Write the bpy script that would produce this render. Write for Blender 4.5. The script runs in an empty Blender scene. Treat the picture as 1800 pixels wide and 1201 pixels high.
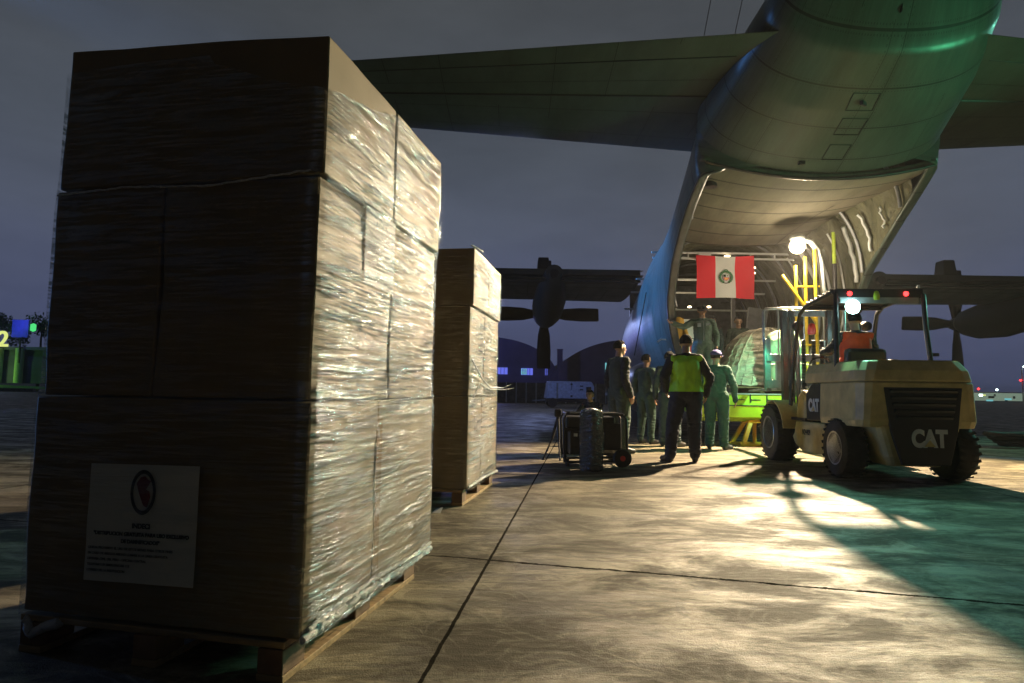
import bpy, bmesh, math, random
import numpy as np
from mathutils import Vector, Matrix, noise as mn
random.seed(7)
S = bpy.context.scene
COL = S.collection
PI = math.pi
rad = math.radians

# ------------------------------------------------------------------ camera
cam_d = bpy.data.cameras.new('camera'); cam = bpy.data.objects.new('camera', cam_d); COL.objects.link(cam)
S.camera = cam
cam_d.sensor_width = 36; cam_d.lens = 21.6; cam_d.clip_start = .05; cam_d.clip_end = 3000
_p = math.atan(90/1080); _r = rad(.9)
_F = Vector((0, math.cos(_p), math.sin(_p))); _R0 = Vector((1, 0, 0)); _U0 = _R0.cross(_F)
_R = _R0*math.cos(_r) + _U0*math.sin(_r); _U = _R.cross(_F)
CAMP = Vector((0, 0, .97))
cam.matrix_world = Matrix(((_R.x, _U.x, -_F.x, CAMP.x), (_R.y, _U.y, -_F.y, CAMP.y), (_R.z, _U.z, -_F.z, CAMP.z), (0, 0, 0, 1)))
S.render.resolution_x = 1024; S.render.resolution_y = 683

# ------------------------------------------------------------------ world: hazy night sky glowing with city light
W = bpy.data.worlds.new("World"); S.world = W; W.use_nodes = True
nt = W.node_tree; nt.nodes.clear()
wo = nt.nodes.new('ShaderNodeOutputWorld'); bg = nt.nodes.new('ShaderNodeBackground')
tc = nt.nodes.new('ShaderNodeTexCoord'); sp = nt.nodes.new('ShaderNodeSeparateXYZ')
rp = nt.nodes.new('ShaderNodeValToRGB'); nz = nt.nodes.new('ShaderNodeTexNoise')
mx = nt.nodes.new('ShaderNodeMixRGB'); ad = nt.nodes.new('ShaderNodeMath'); ad.operation = 'MULTIPLY_ADD'
nt.links.new(tc.outputs['Generated'], sp.inputs[0]); nt.links.new(tc.outputs['Generated'], nz.inputs['Vector'])
nz.inputs['Scale'].default_value = 2.2; nz.inputs['Detail'].default_value = 5
nt.links.new(nz.outputs['Fac'], ad.inputs[0]); ad.inputs[1].default_value = .22
sb = nt.nodes.new('ShaderNodeMath'); sb.operation = 'SUBTRACT'; nt.links.new(sp.outputs['Z'], sb.inputs[0]); sb.inputs[1].default_value = .11
nt.links.new(sb.outputs[0], ad.inputs[2]); nt.links.new(ad.outputs[0], rp.inputs[0])
e = rp.color_ramp.elements
e[0].position = 0; e[0].color = (.042, .052, .108, 1)
e[1].position = .62; e[1].color = (.047, .052, .056, 1)
for pos, c in ((.10, (.050, .060, .114, 1)), (.22, (.060, .071, .104, 1)), (.36, (.056, .066, .084, 1))):
    x = e.new(pos); x.color = c
# the city glow lies ahead of the camera; the sky behind it is darker
mr = nt.nodes.new('ShaderNodeMapRange'); nt.links.new(sp.outputs['Y'], mr.inputs[0]); mr.interpolation_type = 'SMOOTHSTEP'
for i_, v_ in ((1, -.5), (2, .45), (3, .18), (4, 1.0)): mr.inputs[i_].default_value = v_
gm = nt.nodes.new('ShaderNodeMixRGB'); gm.blend_type = 'MULTIPLY'; gm.inputs[0].default_value = 1
nt.links.new(rp.outputs[0], gm.inputs[1]); nt.links.new(mr.outputs[0], gm.inputs[2])
cl = nt.nodes.new('ShaderNodeTexNoise'); mp_ = nt.nodes.new('ShaderNodeMapping'); mp_.inputs['Scale'].default_value = (1, 1, 3.2)
nt.links.new(tc.outputs['Generated'], mp_.inputs[0]); nt.links.new(mp_.outputs[0], cl.inputs['Vector']); cl.inputs['Scale'].default_value = 1.7; cl.inputs['Detail'].default_value = 7; cl.inputs['Roughness'].default_value = .6
cr = nt.nodes.new('ShaderNodeMapRange'); nt.links.new(cl.outputs['Fac'], cr.inputs[0])
for i_, v_ in ((1, .36), (2, .64), (3, .84), (4, 1.20)): cr.inputs[i_].default_value = v_
g2_ = nt.nodes.new('ShaderNodeMixRGB'); g2_.blend_type = 'MULTIPLY'; g2_.inputs[0].default_value = 1
nt.links.new(gm.outputs[0], g2_.inputs[1]); nt.links.new(cr.outputs[0], g2_.inputs[2]); nt.links.new(g2_.outputs[0], bg.inputs['Color']); bg.inputs['Strength'].default_value = 1.18
nt.links.new(bg.outputs[0], wo.inputs[0])

S.view_settings.view_transform = 'Standard'; S.view_settings.look = 'None'
S.view_settings.exposure = 0; S.view_settings.gamma = 1
S.cycles.use_denoising = True
S.cycles.sample_clamp_indirect = 4
S.cycles.max_bounces = 8; S.cycles.transparent_max_bounces = 24

# ------------------------------------------------------------------ lamps of the airfield beyond the frame, plus two added fills
def lamp(name, kind, loc, power, color, size=.1, target=None, spot=90, blend=.5):
    d = bpy.data.lights.new(name, kind); d.energy = power; d.color = color
    if kind == 'SPOT': d.spot_size = rad(spot); d.spot_blend = blend
    if kind in ('SPOT', 'POINT'): d.shadow_soft_size = size
    o = bpy.data.objects.new(name, d); COL.objects.link(o); o.location = loc
    if target is not None:
        o.rotation_euler = (Vector(target)-Vector(loc)).to_track_quat('-Z', 'Y').to_euler()
    return o
lamp('apron_floodlight_blue', 'SPOT', (-26, 22, 19), 190000, (.10, .35, 1), .4, (3.0, 14.6, 4.6), 10, .7)
lamp('apron_floodlight_violet', 'SPOT', (-36, 14, 3), 8000, (.12, .36, 1), .5, (0, 18, 3), 70)
lamp('hangar_fill_light', 'POINT', (-4, 78, 7), 1600, (.28, .30, 1), .4)  # added fill that brightens the hangar fronts
lamp('cart_fill_light', 'POINT', (1.5, 35, 5), 420, (.40, .50, 1), .3)  # added fill that brightens the power cart
lamp('apron_floodlight_teal', 'SPOT', (26, 15, 9), 6500, (.26, 1, .72), .5, (8.5, 10.5, 0), 46, .8)
lamp('apron_floodlight_green', 'SPOT', (13, 5.0, .8), 1500, (.14, 1, .46), .12, (5.0, 8.9, 6.1), 40, .9)

# ------------------------------------------------------------------ materials
def nodes(m):
    m.use_nodes = True; n = m.node_tree.nodes; n.clear(); return m.node_tree
class NT:
    def __init__(s, name):
        s.m = bpy.data.materials.new(name); s.t = nodes(s.m)
        s.out = s.t.nodes.new('ShaderNodeOutputMaterial')
    def n(s, kind, **kw):
        x = s.t.nodes.new('ShaderNode'+kind)
        for k, v in kw.items():
            if hasattr(x, k) and k not in ('inputs',): setattr(x, k, v)
        return x
    def l(s, a, b): s.t.links.new(a, b)
    def set(s, sock, v):
        if isinstance(v, bpy.types.NodeSocket): s.l(v, sock)
        else: sock.default_value = v
    def math(s, op, a, b=0, c=0, clamp=False):
        x = s.n('Math', operation=op, use_clamp=clamp); s.set(x.inputs[0], a); s.set(x.inputs[1], b); s.set(x.inputs[2], c); return x.outputs[0]
    def map(s, vec, scale=(1, 1, 1), rot=(0, 0, 0), loc=(0, 0, 0)):
        x = s.n('Mapping'); s.l(vec, x.inputs['Vector']); x.inputs['Scale'].default_value = scale; x.inputs['Rotation'].default_value = rot; x.inputs['Location'].default_value = loc
        return x.outputs[0]
    def noise(s, vec, scale, detail=4, rough=.55, dist=0):
        x = s.n('TexNoise'); s.l(vec, x.inputs['Vector']); x.inputs['Scale'].default_value = scale; x.inputs['Detail'].default_value = detail
        x.inputs['Roughness'].default_value = rough; x.inputs['Distortion'].default_value = dist; return x.outputs['Fac']
    def vor(s, vec, scale, feature='F1', rnd=1):
        x = s.n('TexVoronoi', feature=feature); s.l(vec, x.inputs['Vector']); x.inputs['Scale'].default_value = scale
        x.inputs['Randomness'].default_value = rnd; return x.outputs['Distance']
    def ramp(s, fac, stops):
        x = s.n('ValToRGB'); s.l(fac, x.inputs[0]); e = x.color_ramp.elements
        for i, (p, c) in enumerate(stops):
            if isinstance(c, (int, float)): c = (c, c, c)
            el = e[i] if i < 2 else e.new(p)
            el.position = p; el.color = (*c, 1)
        return x.outputs[0]
    def mix(s, fac, a, b, mode='MIX'):
        x = s.n('MixRGB', blend_type=mode); s.set(x.inputs[0], fac)
        for i, v in ((1, a), (2, b)):
            if isinstance(v, tuple) and len(v) == 3: v = (*v, 1)
            s.set(x.inputs[i], v)
        return x.outputs[0]
    def bump(s, h, strength=.3, dist=.01, nrm=None):
        x = s.n('Bump'); s.l(h, x.inputs['Height']); x.inputs['Strength'].default_value = strength; x.inputs['Distance'].default_value = dist
        if nrm is not None: s.l(nrm, x.inputs['Normal'])
        return x.outputs[0]
    def pbr(s, color, rough=.5, metal=0, normal=None, spec=.5, emit=None, es=0, coat=0):
        x = s.n('BsdfPrincipled')
        if isinstance(color, tuple): color = (*color[:3], 1)
        s.set(x.inputs['Base Color'], color); s.set(x.inputs['Roughness'], rough); s.set(x.inputs['Metallic'], metal)
        s.set(x.inputs['Specular IOR Level'], spec); x.inputs['Coat Weight'].default_value = coat
        if normal is not None: s.l(normal, x.inputs['Normal'])
        if emit: x.inputs['Emission Color'].default_value = (*emit, 1); x.inputs['Emission Strength'].default_value = es
        s.l(x.outputs[0], s.out.inputs[0]); return x
    def obj(s): return s.n('TexCoord').outputs['Object']
    def uv(s): return s.n('TexCoord').outputs['UV']
    def gen(s): return s.n('TexCoord').outputs['Generated']
def mat(name, color, rough=.5, metal=0, var=.25, nscale=6, bump=.15, bscale=40, bdist=.004, spec=.5, stretch=(1, 1, 1), coat=0):
    t = NT(name); v = t.map(t.obj(), stretch)
    f = t.noise(v, nscale, 6, .6)
    c = t.mix(t.ramp(f, ((.3, 0), (.7, 1))), tuple(x*(1-var) for x in color), tuple(min(1, x*(1+var)) for x in color))
    b = t.bump(t.noise(v, bscale, 4), bump, bdist)
    rr = t.math('MULTIPLY_ADD', t.noise(v, nscale*2.3, 4), .25, rough-.12, True)
    t.pbr(c, rr, metal, b, spec, coat=coat); return t.m
def emis(name, color, strength):
    t = NT(name); x = t.n('Emission'); x.inputs[0].default_value = (*color, 1); x.inputs[1].default_value = strength
    t.l(x.outputs[0], t.out.inputs[0]); return t.m

M = {}
M['card'] = mat('cardboard', (.195, .142, .068), .62, 0, .16, 2.2, .12, 90, .002)
M['tape'] = mat('packing_tape', (.17, .11, .05), .25)
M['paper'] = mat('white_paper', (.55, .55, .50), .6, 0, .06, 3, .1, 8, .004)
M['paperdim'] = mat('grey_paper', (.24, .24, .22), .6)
M['rimpaint'] = mat('dark_rim_paint', (.05, .055, .06), .35, .3)
M['ink'] = mat('black_ink', (.02, .02, .022), .5)
M['redink'] = mat('dark_red_ink', (.16, .02, .03), .5)
M['wood'] = mat('pallet_wood', (.30, .20, .09), .7, 0, .4, 5, .4, 30, .004, stretch=(1, 8, 8))
M['wooddark'] = mat('old_pallet_block', (.17, .10, .055), .8, 0, .4, 6, .5, 40, .004)
M['black'] = mat('black_paint', (.012, .013, .016), .42)
M['rubber'] = mat('tyre_rubber', (.018, .018, .019), .72, 0, .3, 9, .5, 60, .004)
M['steel'] = mat('brushed_steel', (.45, .47, .48), .32, .9)
M['greysteel'] = mat('grey_painted_steel', (.22, .24, .26), .4)
M['whitepaint'] = mat('white_paint', (.62, .66, .66), .4, 0, .1)
M['yellow'] = mat('forklift_yellow', (.56, .46, .20), .42, 0, .24, 5, .15, 30, .002, coat=.12)
M['stand'] = mat('yellow_stand_paint', (.80, .42, .02), .4, 0, .15)
M['ladder'] = mat('bright_yellow_paint', (.80, .55, .03), .35)
M['lime'] = mat('lime_ramp_paint', (.42, .62, .02), .5, 0, .2, 2, .1)
M['limepole'] = mat('lime_pole', (.45, .62, .05), .4)
M['hull'] = None
M['olive'] = mat('olive_cloth', (.040, .062, .048), .85, 0, .25, 7, .5, 22, .012)
M['bluegrey'] = mat('blue_grey_cloth', (.034, .050, .055), .85, 0, .25, 7, .5, 22, .012)
M['flight'] = mat('flight_suit_cloth', (.042, .085, .066), .85, 0, .2, 7, .5, 20, .012)
M['teal'] = mat('teal_coverall_cloth', (.012, .052, .038), .85, 0, .25, 7, .5, 20, .012)
M['navy'] = mat('navy_trouser_cloth', (.016, .022, .040), .85, 0, .25, 7, .5, 20, .012)
M['darkcloth'] = mat('black_jacket_cloth', (.012, .015, .020), .85, 0, .25, 7, .4, 25, .01)
M['skin'] = mat('skin', (.36, .20, .12), .5, 0, .1)
M['hair'] = mat('black_hair', (.010, .009, .009), .95, 0, .3, 30, .8, 120, .006, .15)
M['boot'] = mat('black_leather', (.015, .013, .012), .5)
M['hivis'] = mat('hi_vis_fabric', (.42, .88, .012), .6, 0, .15, 5, .5, 14, .02)
M['reflect'] = mat('reflective_band', (.55, .58, .55), .25, .3)
M['orange'] = mat('orange_vest_fabric', (.75, .085, .02), .7, 0, .15, 5, .5, 18, .01)
M['cap'] = mat('blue_cap_cloth', (.035, .03, .16), .8)
M['redplastic'] = mat('red_plastic', (.62, .03, .02), .4)
M['yellowcloth'] = mat('yellow_cloth', (.62, .36, .04), .8, 0, .2, 6, .6, 14, .02)
M['net'] = mat('pale_net_webbing', (.50, .47, .38), .8)
M['greentarp'] = mat('pale_green_sack', (.34, .46, .30), .7, 0, .2, 5, .8, 9, .04)
M['concrete'] = mat('wall_concrete', (.16, .16, .14), .9, 0, .4, 3)
M['hangar'] = mat('hangar_cladding', (.07, .075, .12), .9, 0, .3, .3)
M['leaf'] = mat('dark_leaves', (.03, .075, .03), .8)
M['bark'] = mat('tree_bark', (.08, .06, .04), .9)
M['bluebanner'] = mat('blue_banner', (.05, .06, .62), .6, 0, .3, .6)
M['glassdark'] = mat('dark_mirror_glass', (.03, .05, .05), .08, .6)
M['lamp'] = emis('lamp_glow', (1, .80, .55), 14)
M['worklamp'] = emis('work_lamp_glow', (.55, 1, .95), 55)
M['redlamp'] = emis('red_lamp_glow', (1, .03, .03), 6)
M['dome'] = emis('dome_light_glow', (1, .72, .40), 9)
M['farlamp'] = emis('far_lamp_glow', (.75, 1, .92), 7)
M['window'] = emis('lit_window', (.16, .20, .95), .8)
M['windowcyan'] = emis('lit_window_cyan', (.22, .70, .75), .75)
M['signglow'] = emis('sign_glow', (.85, .95, .28), .9)
M['terminal'] = emis('terminal_glow', (.40, .55, .42), .42)

def hull_mat(name, base, lines_u=.55, lines_v=.62, rough=.42, dark=.45, lw=.011):
    t = NT(name); uv = t.uv(); s = t.n('SeparateXYZ'); t.l(uv, s.inputs[0]); u, v = s.outputs[0], s.outputs[1]
    def line(c, step, w):
        fr = t.math('FRACT', t.math('DIVIDE', c, step)); d = t.math('ABSOLUTE', t.math('SUBTRACT', fr, .5))
        return d, t.math('GREATER_THAN', d, .5-w/step)
    dv, lv = line(v, lines_v, lw); du, lu = line(u, lines_u, lw*.7)
    nearv = t.math('MULTIPLY', t.math('GREATER_THAN', dv, .5-.045/lines_v), t.math('LESS_THAN', dv, .5-.030/lines_v))
    nearu = t.math('MULTIPLY', t.math('GREATER_THAN', du, .5-.040/lines_u), t.math('LESS_THAN', du, .5-.026/lines_u))
    dotu = t.math('GREATER_THAN', t.math('SINE', t.math('MULTIPLY', u, 2*PI/.05)), .45)
    dotv = t.math('GREATER_THAN', t.math('SINE', t.math('MULTIPLY', v, 2*PI/.05)), .45)
    keep = t.math('GREATER_THAN', t.noise(t.map(uv, (.5, .33, 1)), 1.3, 0), .47)
    lu2 = t.math('MULTIPLY', lu, keep); 
    riv = t.math('ADD', t.math('MULTIPLY', nearv, dotu), t.math('MULTIPLY', t.math('MULTIPLY', nearu, dotv), keep))
    ln = t.math('MAXIMUM', lv, lu2)
    allm = t.math('MAXIMUM', t.math('MULTIPLY', riv, .6), ln)
    n1 = t.noise(t.map(uv, (1, .35, 1)), 2.2, 8, .65); n2 = t.noise(t.map(uv, (9, 1.1, 1)), 2, 6, .6)
    c = t.mix(t.ramp(n1, ((.3, 0), (.72, 1))), tuple(x*.72 for x in base), tuple(x*1.3 for x in base))
    c = t.mix(t.math('MULTIPLY', t.ramp(n2, ((.45, 0), (.75, 1))), .35), c, tuple(x*1.7 for x in base))
    c = t.mix(t.math('MULTIPLY', allm, .85), c, tuple(x*dark*.3 for x in base))
    h = t.math('SUBTRACT', t.math('MULTIPLY', t.noise(uv, 1.6, 2), .9), t.math('MULTIPLY', allm, .12))
    b = t.bump(h, .5, .03)
    rr = t.math('MULTIPLY_ADD', n2, .3, rough-.15)
    t.pbr(c, rr, .15, b, .5); return t.m
M['hull'] = hull_mat('grey_aircraft_paint', (.055, .080, .068), .62, .62, .36)
M['wingp'] = hull_mat('grey_wing_paint', (.038, .056, .046), .9, 1.1, .6)
M['wingm'] = hull_mat('lightened_wing_paint', (.15, .18, .17), .9, 1.1, .6)  # lighter copy of the wing paint, standing in for apron light on wings and engines
M['doorp'] = hull_mat('cargo_door_paint', (.125, .118, .085), 3.5, .70, .85, .45, .02)

def insulation():
    t = NT('quilted_insulation'); o = t.obj(); 
    v = t.map(o, (1, 1, .35)); n = t.noise(v, 3.2, 8, .62, 1.2); w = t.vor(v, 2.6)
    h = t.math('ADD', n, t.math('MULTIPLY', w, .7))
    c = t.mix(t.ramp(n, ((.3, 0), (.7, 1))), (.045, .055, .030), (.16, .16, .095))
    t.pbr(c, .5, .1, t.bump(h, 1, .12)); return t.m
M['insul'] = insulation()

# ------------------------------------------------------------------ mesh building helper
def link(o, parent=None):
    COL.objects.link(o)
    if parent is not None: o.parent = parent
    return o
def smooth(o, ang=40):
    me = o.data
    for p in me.polygons: p.use_smooth = True
    if ang < 180:
        bm = bmesh.new(); bm.from_mesh(me); a = rad(ang)
        for ed in bm.edges:
            if len(ed.link_faces) == 2 and ed.calc_face_angle(0) > a: ed.smooth = False
        bm.to_mesh(me); bm.free()
class MB:
    def __init__(s): s.v = []; s.f = []; s.mi = []; s.cur = 0; s.uvs = {}
    def m(s, i): s.cur = i; return s
    def add(s, vs, fs):
        o = len(s.v); s.v += [tuple(x) for x in vs]
        for f in fs: s.f.append(tuple(o+i for i in f)); s.mi.append(s.cur)
        return s
    def box(s, c, d, rot=None, taper=None):
        hx, hy, hz = d[0]/2, d[1]/2, d[2]/2
        vs = [Vector((x*hx, y*hy, z*hz)) for z in (-1, 1) for y in (-1, 1) for x in (-1, 1)]
        if taper: vs = [Vector((v.x*(taper if v.z > 0 else 1), v.y*(taper if v.z > 0 else 1), v.z)) for v in vs]
        if rot is not None:
            R = Matrix.Rotation(rot, 3, 'Z') if isinstance(rot, (int, float)) else rot
            vs = [R @ v for v in vs]
        c = Vector(c)
        return s.add([v+c for v in vs], [(0, 2, 3, 1), (4, 5, 7, 6), (0, 1, 5, 4), (2, 6, 7, 3), (0, 4, 6, 2), (1, 3, 7, 5)])
    def rings(s, rs, closed=True, cap=True):
        n = len(rs[0]); vs = [p for r in rs for p in r]; fs = []
        for i in range(len(rs)-1):
            for j in range(n if closed else n-1):
                k = (j+1) % n
                fs.append((i*n+j, i*n+k, (i+1)*n+k, (i+1)*n+j))
        if cap and closed:
            fs.append(tuple(reversed(range(n)))); fs.append(tuple((len(rs)-1)*n+j for j in range(n)))
        return s.add(vs, fs)
    def cyl(s, a, b, r1, r2=None, seg=16, cap=True):
        r2 = r1 if r2 is None else r2; a = Vector(a); b = Vector(b); d = (b-a).normalized()
        u = d.cross(Vector((0, 0, 1)) if abs(d.z) < .95 else Vector((1, 0, 0))).normalized(); w = d.cross(u)
        R = []
        for p, r in ((a, r1), (b, r2)):
            R.append([p+(u*math.cos(t)+w*math.sin(t))*r for t in [2*PI*k/seg for k in range(seg)]])
        return s.rings(R, True, cap)
    def tube(s, pts, r, seg=8):
        pts = [Vector(p) for p in pts]; R = []; up = None
        for i, p in enumerate(pts):
            d = (pts[min(i+1, len(pts)-1)]-pts[max(i-1, 0)]).normalized()
            if up is None: up = d.cross(Vector((0, 0, 1)) if abs(d.z) < .95 else Vector((1, 0, 0))).normalized()
            up = (up - d*up.dot(d)).normalized(); w = d.cross(up)
            rr = r[i] if isinstance(r, (list, tuple)) else r
            R.append([p+(up*math.cos(t)+w*math.sin(t))*rr for t in [2*PI*k/seg for k in range(seg)]])
        return s.rings(R)
    def lathe(s, prof, c, axis='Z', seg=24):
        c = Vector(c); R = []
        for r, h in prof:
            ring = []
            for k in range(seg):
                t = 2*PI*k/seg; x, y = r*math.cos(t), r*math.sin(t)
                ring.append(c+(Vector((x, y, h)) if axis == 'Z' else Vector((h, x, y)) if axis == 'X' else Vector((y, h, x))))
            R.append(ring)
        return s.rings(R)
    def prism(s, pts, a, b, axis='X'):
        # 2-D outline pushed from a to b along an axis
        def mk(p, h):
            return (h, p[0], p[1]) if axis == 'X' else (p[0], h, p[1]) if axis == 'Y' else (p[0], p[1], h)
        n = len(pts); vs = [mk(p, a) for p in pts]+[mk(p, b) for p in pts]
        fs = [(i, (i+1) % n, n+(i+1) % n, n+i) for i in range(n)]+[tuple(reversed(range(n))), tuple(range(n, 2*n))]
        return s.add(vs, fs)
    def build(s, name, mats, parent=None, sm=None, bevel=0, loc=None, rot=None):
        me = bpy.data.meshes.new(name); me.from_pydata(s.v, [], s.f)
        if not isinstance(mats, (list, tuple)): mats = [mats]
        for x in mats: me.materials.append(M[x] if isinstance(x, str) else x)
        for p, i in zip(me.polygons, s.mi): p.material_index = i
        bm = bmesh.new(); bm.from_mesh(me); bmesh.ops.recalc_face_normals(bm, faces=bm.faces); bm.to_mesh(me); bm.free()
        o = bpy.data.objects.new(name, me); link(o, parent)
        if loc: o.location = loc
        if rot is not None: o.rotation_euler = (0, 0, rot)
        if sm: smooth(o, sm)
        if bevel:
            b = o.modifiers.new('bevel', 'BEVEL'); b.width = bevel; b.segments = 2; b.limit_method = 'ANGLE'; b.angle_limit = rad(35)
        return o
def grid(name, f, nu, nv, mats, parent=None, uvf=None, sm=180, solid=0, solid_off=-1, closed_u=False):
    vs = []; fs = []; uv = []
    for j in range(nv+1):
        for i in range(nu+1):
            u, v = i/nu, j/nv; vs.append(f(u, v)); uv.append(uvf(u, v) if uvf else (u, v))
    for j in range(nv):
        for i in range(nu):
            a = j*(nu+1)+i; fs.append((a, a+1, a+nu+2, a+nu+1))
    me = bpy.data.meshes.new(name); me.from_pydata([tuple(p) for p in vs], [], fs)
    ul = me.uv_layers.new(name='uv')
    for lp in me.loops: ul.data[lp.index].uv = uv[lp.vertex_index]
    me.materials.append(M[mats] if isinstance(mats, str) else mats)
    o = bpy.data.objects.new(name, me); link(o, parent)
    if sm: smooth(o, sm)
    if solid:
        m_ = o.modifiers.new('solid', 'SOLIDIFY'); m_.thickness = solid; m_.offset = solid_off
    return o
def thing(name, label, cat, loc=(0, 0, 0), rot=0, group=None):
    o = bpy.data.objects.new(name, None); COL.objects.link(o); o.location = loc; o.rotation_euler = (0, 0, rot)
    o['label'] = label; o['category'] = cat
    if group: o['group'] = group
    o.empty_display_size = .2
    return o
def tag(o, label, cat, group=None, kind=None):
    if label: o['label'] = label
    if cat: o['category'] = cat
    if group: o['group'] = group
    if kind: o['kind'] = kind
    return o
def struct(o): o['kind'] = 'structure'; return o
def text(name, body, size, m, parent, mw, align='CENTER', ext=.0008, bold=0, sx=1):
    c = bpy.data.curves.new(name, 'FONT'); c.body = body; c.size = size; c.extrude = ext; c.align_x = align; c.offset = bold; c.space_line = 1
    t = bpy.data.objects.new(name+'_tmp', c); COL.objects.link(t)
    dg = bpy.context.evaluated_depsgraph_get(); dg.update()
    me = bpy.data.meshes.new_from_object(t.evaluated_get(dg)); bpy.data.objects.remove(t); bpy.data.curves.remove(c)
    me.materials.clear(); me.materials.append(M[m] if isinstance(m, str) else m)
    me.transform(mw @ Matrix.Diagonal((sx, 1, 1, 1)))
    o = bpy.data.objects.new(name, me); link(o, parent); return o
def frame(origin, xdir, ydir):
    x = Vector(xdir).normalized(); y = Vector(ydir).normalized(); z = x.cross(y)
    return Matrix(((x.x, y.x, z.x, origin[0]), (x.y, y.y, z.y, origin[1]), (x.z, y.z, z.z, origin[2]), (0, 0, 0, 1)))
def N(x, y=0, z=0): return mn.noise(Vector((x, y, z)))

# ------------------------------------------------------------------ ground
def ground_mat():
    t = NT('apron_concrete'); o = t.obj(); s = t.n('SeparateXYZ'); t.l(o, s.inputs[0]); X, Y = s.outputs[0], s.outputs[1]
    wob = t.math('MULTIPLY', t.math('SUBTRACT', t.noise(o, 1.4, 5, .6), .5), .10)
    wob2 = t.math('MULTIPLY', t.math('SUBTRACT', t.noise(o, 14, 4, .7), .5), .03)
    # slab joints: a saw-cut joint running away from the camera, repeated each slab, and rough cross joints
    jx = t.math('SUBTRACT', t.math('SUBTRACT', X, t.math('MULTIPLY', Y, .117)), -.54)
    jx = t.math('ADD', jx, t.math('MULTIPLY', wob2, .5))
    mx = t.math('ABSOLUTE', t.math('SUBTRACT', t.math('FRACT', t.math('ADD', t.math('DIVIDE', jx, 4.9), .5)), .5))
    lx = t.math('LESS_THAN', mx, .0085/4.9)
    jy = t.math('SUBTRACT', t.math('ADD', Y, t.math('MULTIPLY', X, .245)), 3.63)
    jy = t.math('ADD', jy, t.math('ADD', wob, wob2))
    my = t.math('ABSOLUTE', t.math('SUBTRACT', t.math('FRACT', t.math('ADD', t.math('DIVIDE', jy, 5.6), .5)), .5))
    brk = t.math('MULTIPLY_ADD', t.noise(o, 9, 4, .7), .045, -.010)
    ly = t.math('LESS_THAN', my, t.math('DIVIDE', brk, 5.6))
    spall = t.math('MULTIPLY', t.math('LESS_THAN', mx, .035/4.9), t.math('GREATER_THAN', t.noise(o, 5.5, 5, .75), .66))
    crack = t.math('MAXIMUM', t.math('MAXIMUM', lx, ly), spall)
    vc = t.vor(t.map(o, (1, 1, 1), (0, 0, .5)), .55, 'DISTANCE_TO_EDGE')
    hair = t.math('MULTIPLY', t.math('LESS_THAN', t.math('ADD', vc, t.math('MULTIPLY', wob, .3)), .0016), t.math('GREATER_THAN', t.noise(o, .5, 2), .52))
    # power-trowel swirls: overlapping fans of concentric arcs
    nv = t.n('TexNoise'); t.l(o, nv.inputs['Vector']); nv.inputs['Scale'].default_value = .9; nv.inputs['Detail'].default_value = 3
    wv = t.n('VectorMath', operation='MULTIPLY_ADD'); t.l(nv.outputs['Color'], wv.inputs[0]); wv.inputs[1].default_value = (.95, .5, 0); t.l(o, wv.inputs[2])
    ws = t.n('SeparateXYZ'); t.l(wv.outputs[0], ws.inputs[0]); RH_, CW_ = .17, .62
    row = t.math('FLOOR', t.math('DIVIDE', ws.outputs[1], RH_)); ly_ = t.math('SUBTRACT', ws.outputs[1], t.math('MULTIPLY', row, RH_))
    xo = t.math('ADD', ws.outputs[0], t.math('MULTIPLY', row, CW_*.37)); lx_ = t.math('MULTIPLY', t.math('SUBTRACT', t.math('FRACT', t.math('DIVIDE', xo, CW_)), .5), CW_)
    dist = t.math('SQRT', t.math('ADD', t.math('POWER', t.math('ABSOLUTE', lx_), 2), t.math('POWER', t.math('SUBTRACT', ly_, -.10), 2)))
    sw = t.noise(o, 3, 3)
    ring = t.math('SINE', t.math('ADD', t.math('MULTIPLY', dist, 95), t.math('MULTIPLY', sw, 5)))
    ring2 = t.math('SINE', t.math('ADD', t.math('MULTIPLY', dist, 290), t.math('MULTIPLY', sw, 16)))
    mask = t.ramp(t.noise(o, .55, 3), ((.40, 0), (.52, 1)))
    col_ = t.math('FLOOR', t.math('DIVIDE', xo, CW_)); cb = t.n('CombineXYZ'); t.l(row, cb.inputs[0]); t.l(col_, cb.inputs[1])
    wn = t.n('TexWhiteNoise', noise_dimensions='2D'); t.l(cb.outputs[0], wn.inputs['Vector']); tone = t.math('MULTIPLY', wn.outputs['Value'], mask)
    brkn = t.ramp(t.noise(o, 5, 5, .7), ((.36, 0), (.54, 1)))
    ring = t.math('POWER', t.math('MULTIPLY_ADD', ring, .5, .5, True), 5); ring2 = t.math('MULTIPLY_ADD', ring2, .5, .5)
    swirl = t.math('MULTIPLY', t.math('MULTIPLY', t.math('ADD', ring, t.math('MULTIPLY', ring2, .10)), mask), brkn)
    n1 = t.noise(t.map(o, (.6, 1.6, 1)), 1.0, 9, .68, .6); n2 = t.noise(t.map(o, (1.2, 6, 1)), 2.6, 8, .7, .4); n3 = t.noise(o, .16, 4)
    fine = t.noise(o, 130, 3, .7)
    base_n = t.noise(t.map(o, (.8, 1.5, 1)), 1.5, 11, .72, .5)
    c = t.ramp(base_n, ((.43, (.048, .040, .023)), (.475, (.125, .105, .060)), (.525, (.235, .20, .122)), (.58, (.37, .325, .215))))
    c = t.mix(t.math('MULTIPLY', t.ramp(n2, ((.51, 0), (.60, 1))), .35), c, (.33, .295, .215))
    c = t.mix(t.math('MULTIPLY', t.ramp(n2, ((.41, 1), (.48, 0))), .55), c, (.075, .062, .042))
    c = t.mix(t.math('MULTIPLY', tone, .65), c, (.075, .062, .042)); c = t.mix(t.math('MULTIPLY', swirl, .26), c, (.34, .30, .22))
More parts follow.
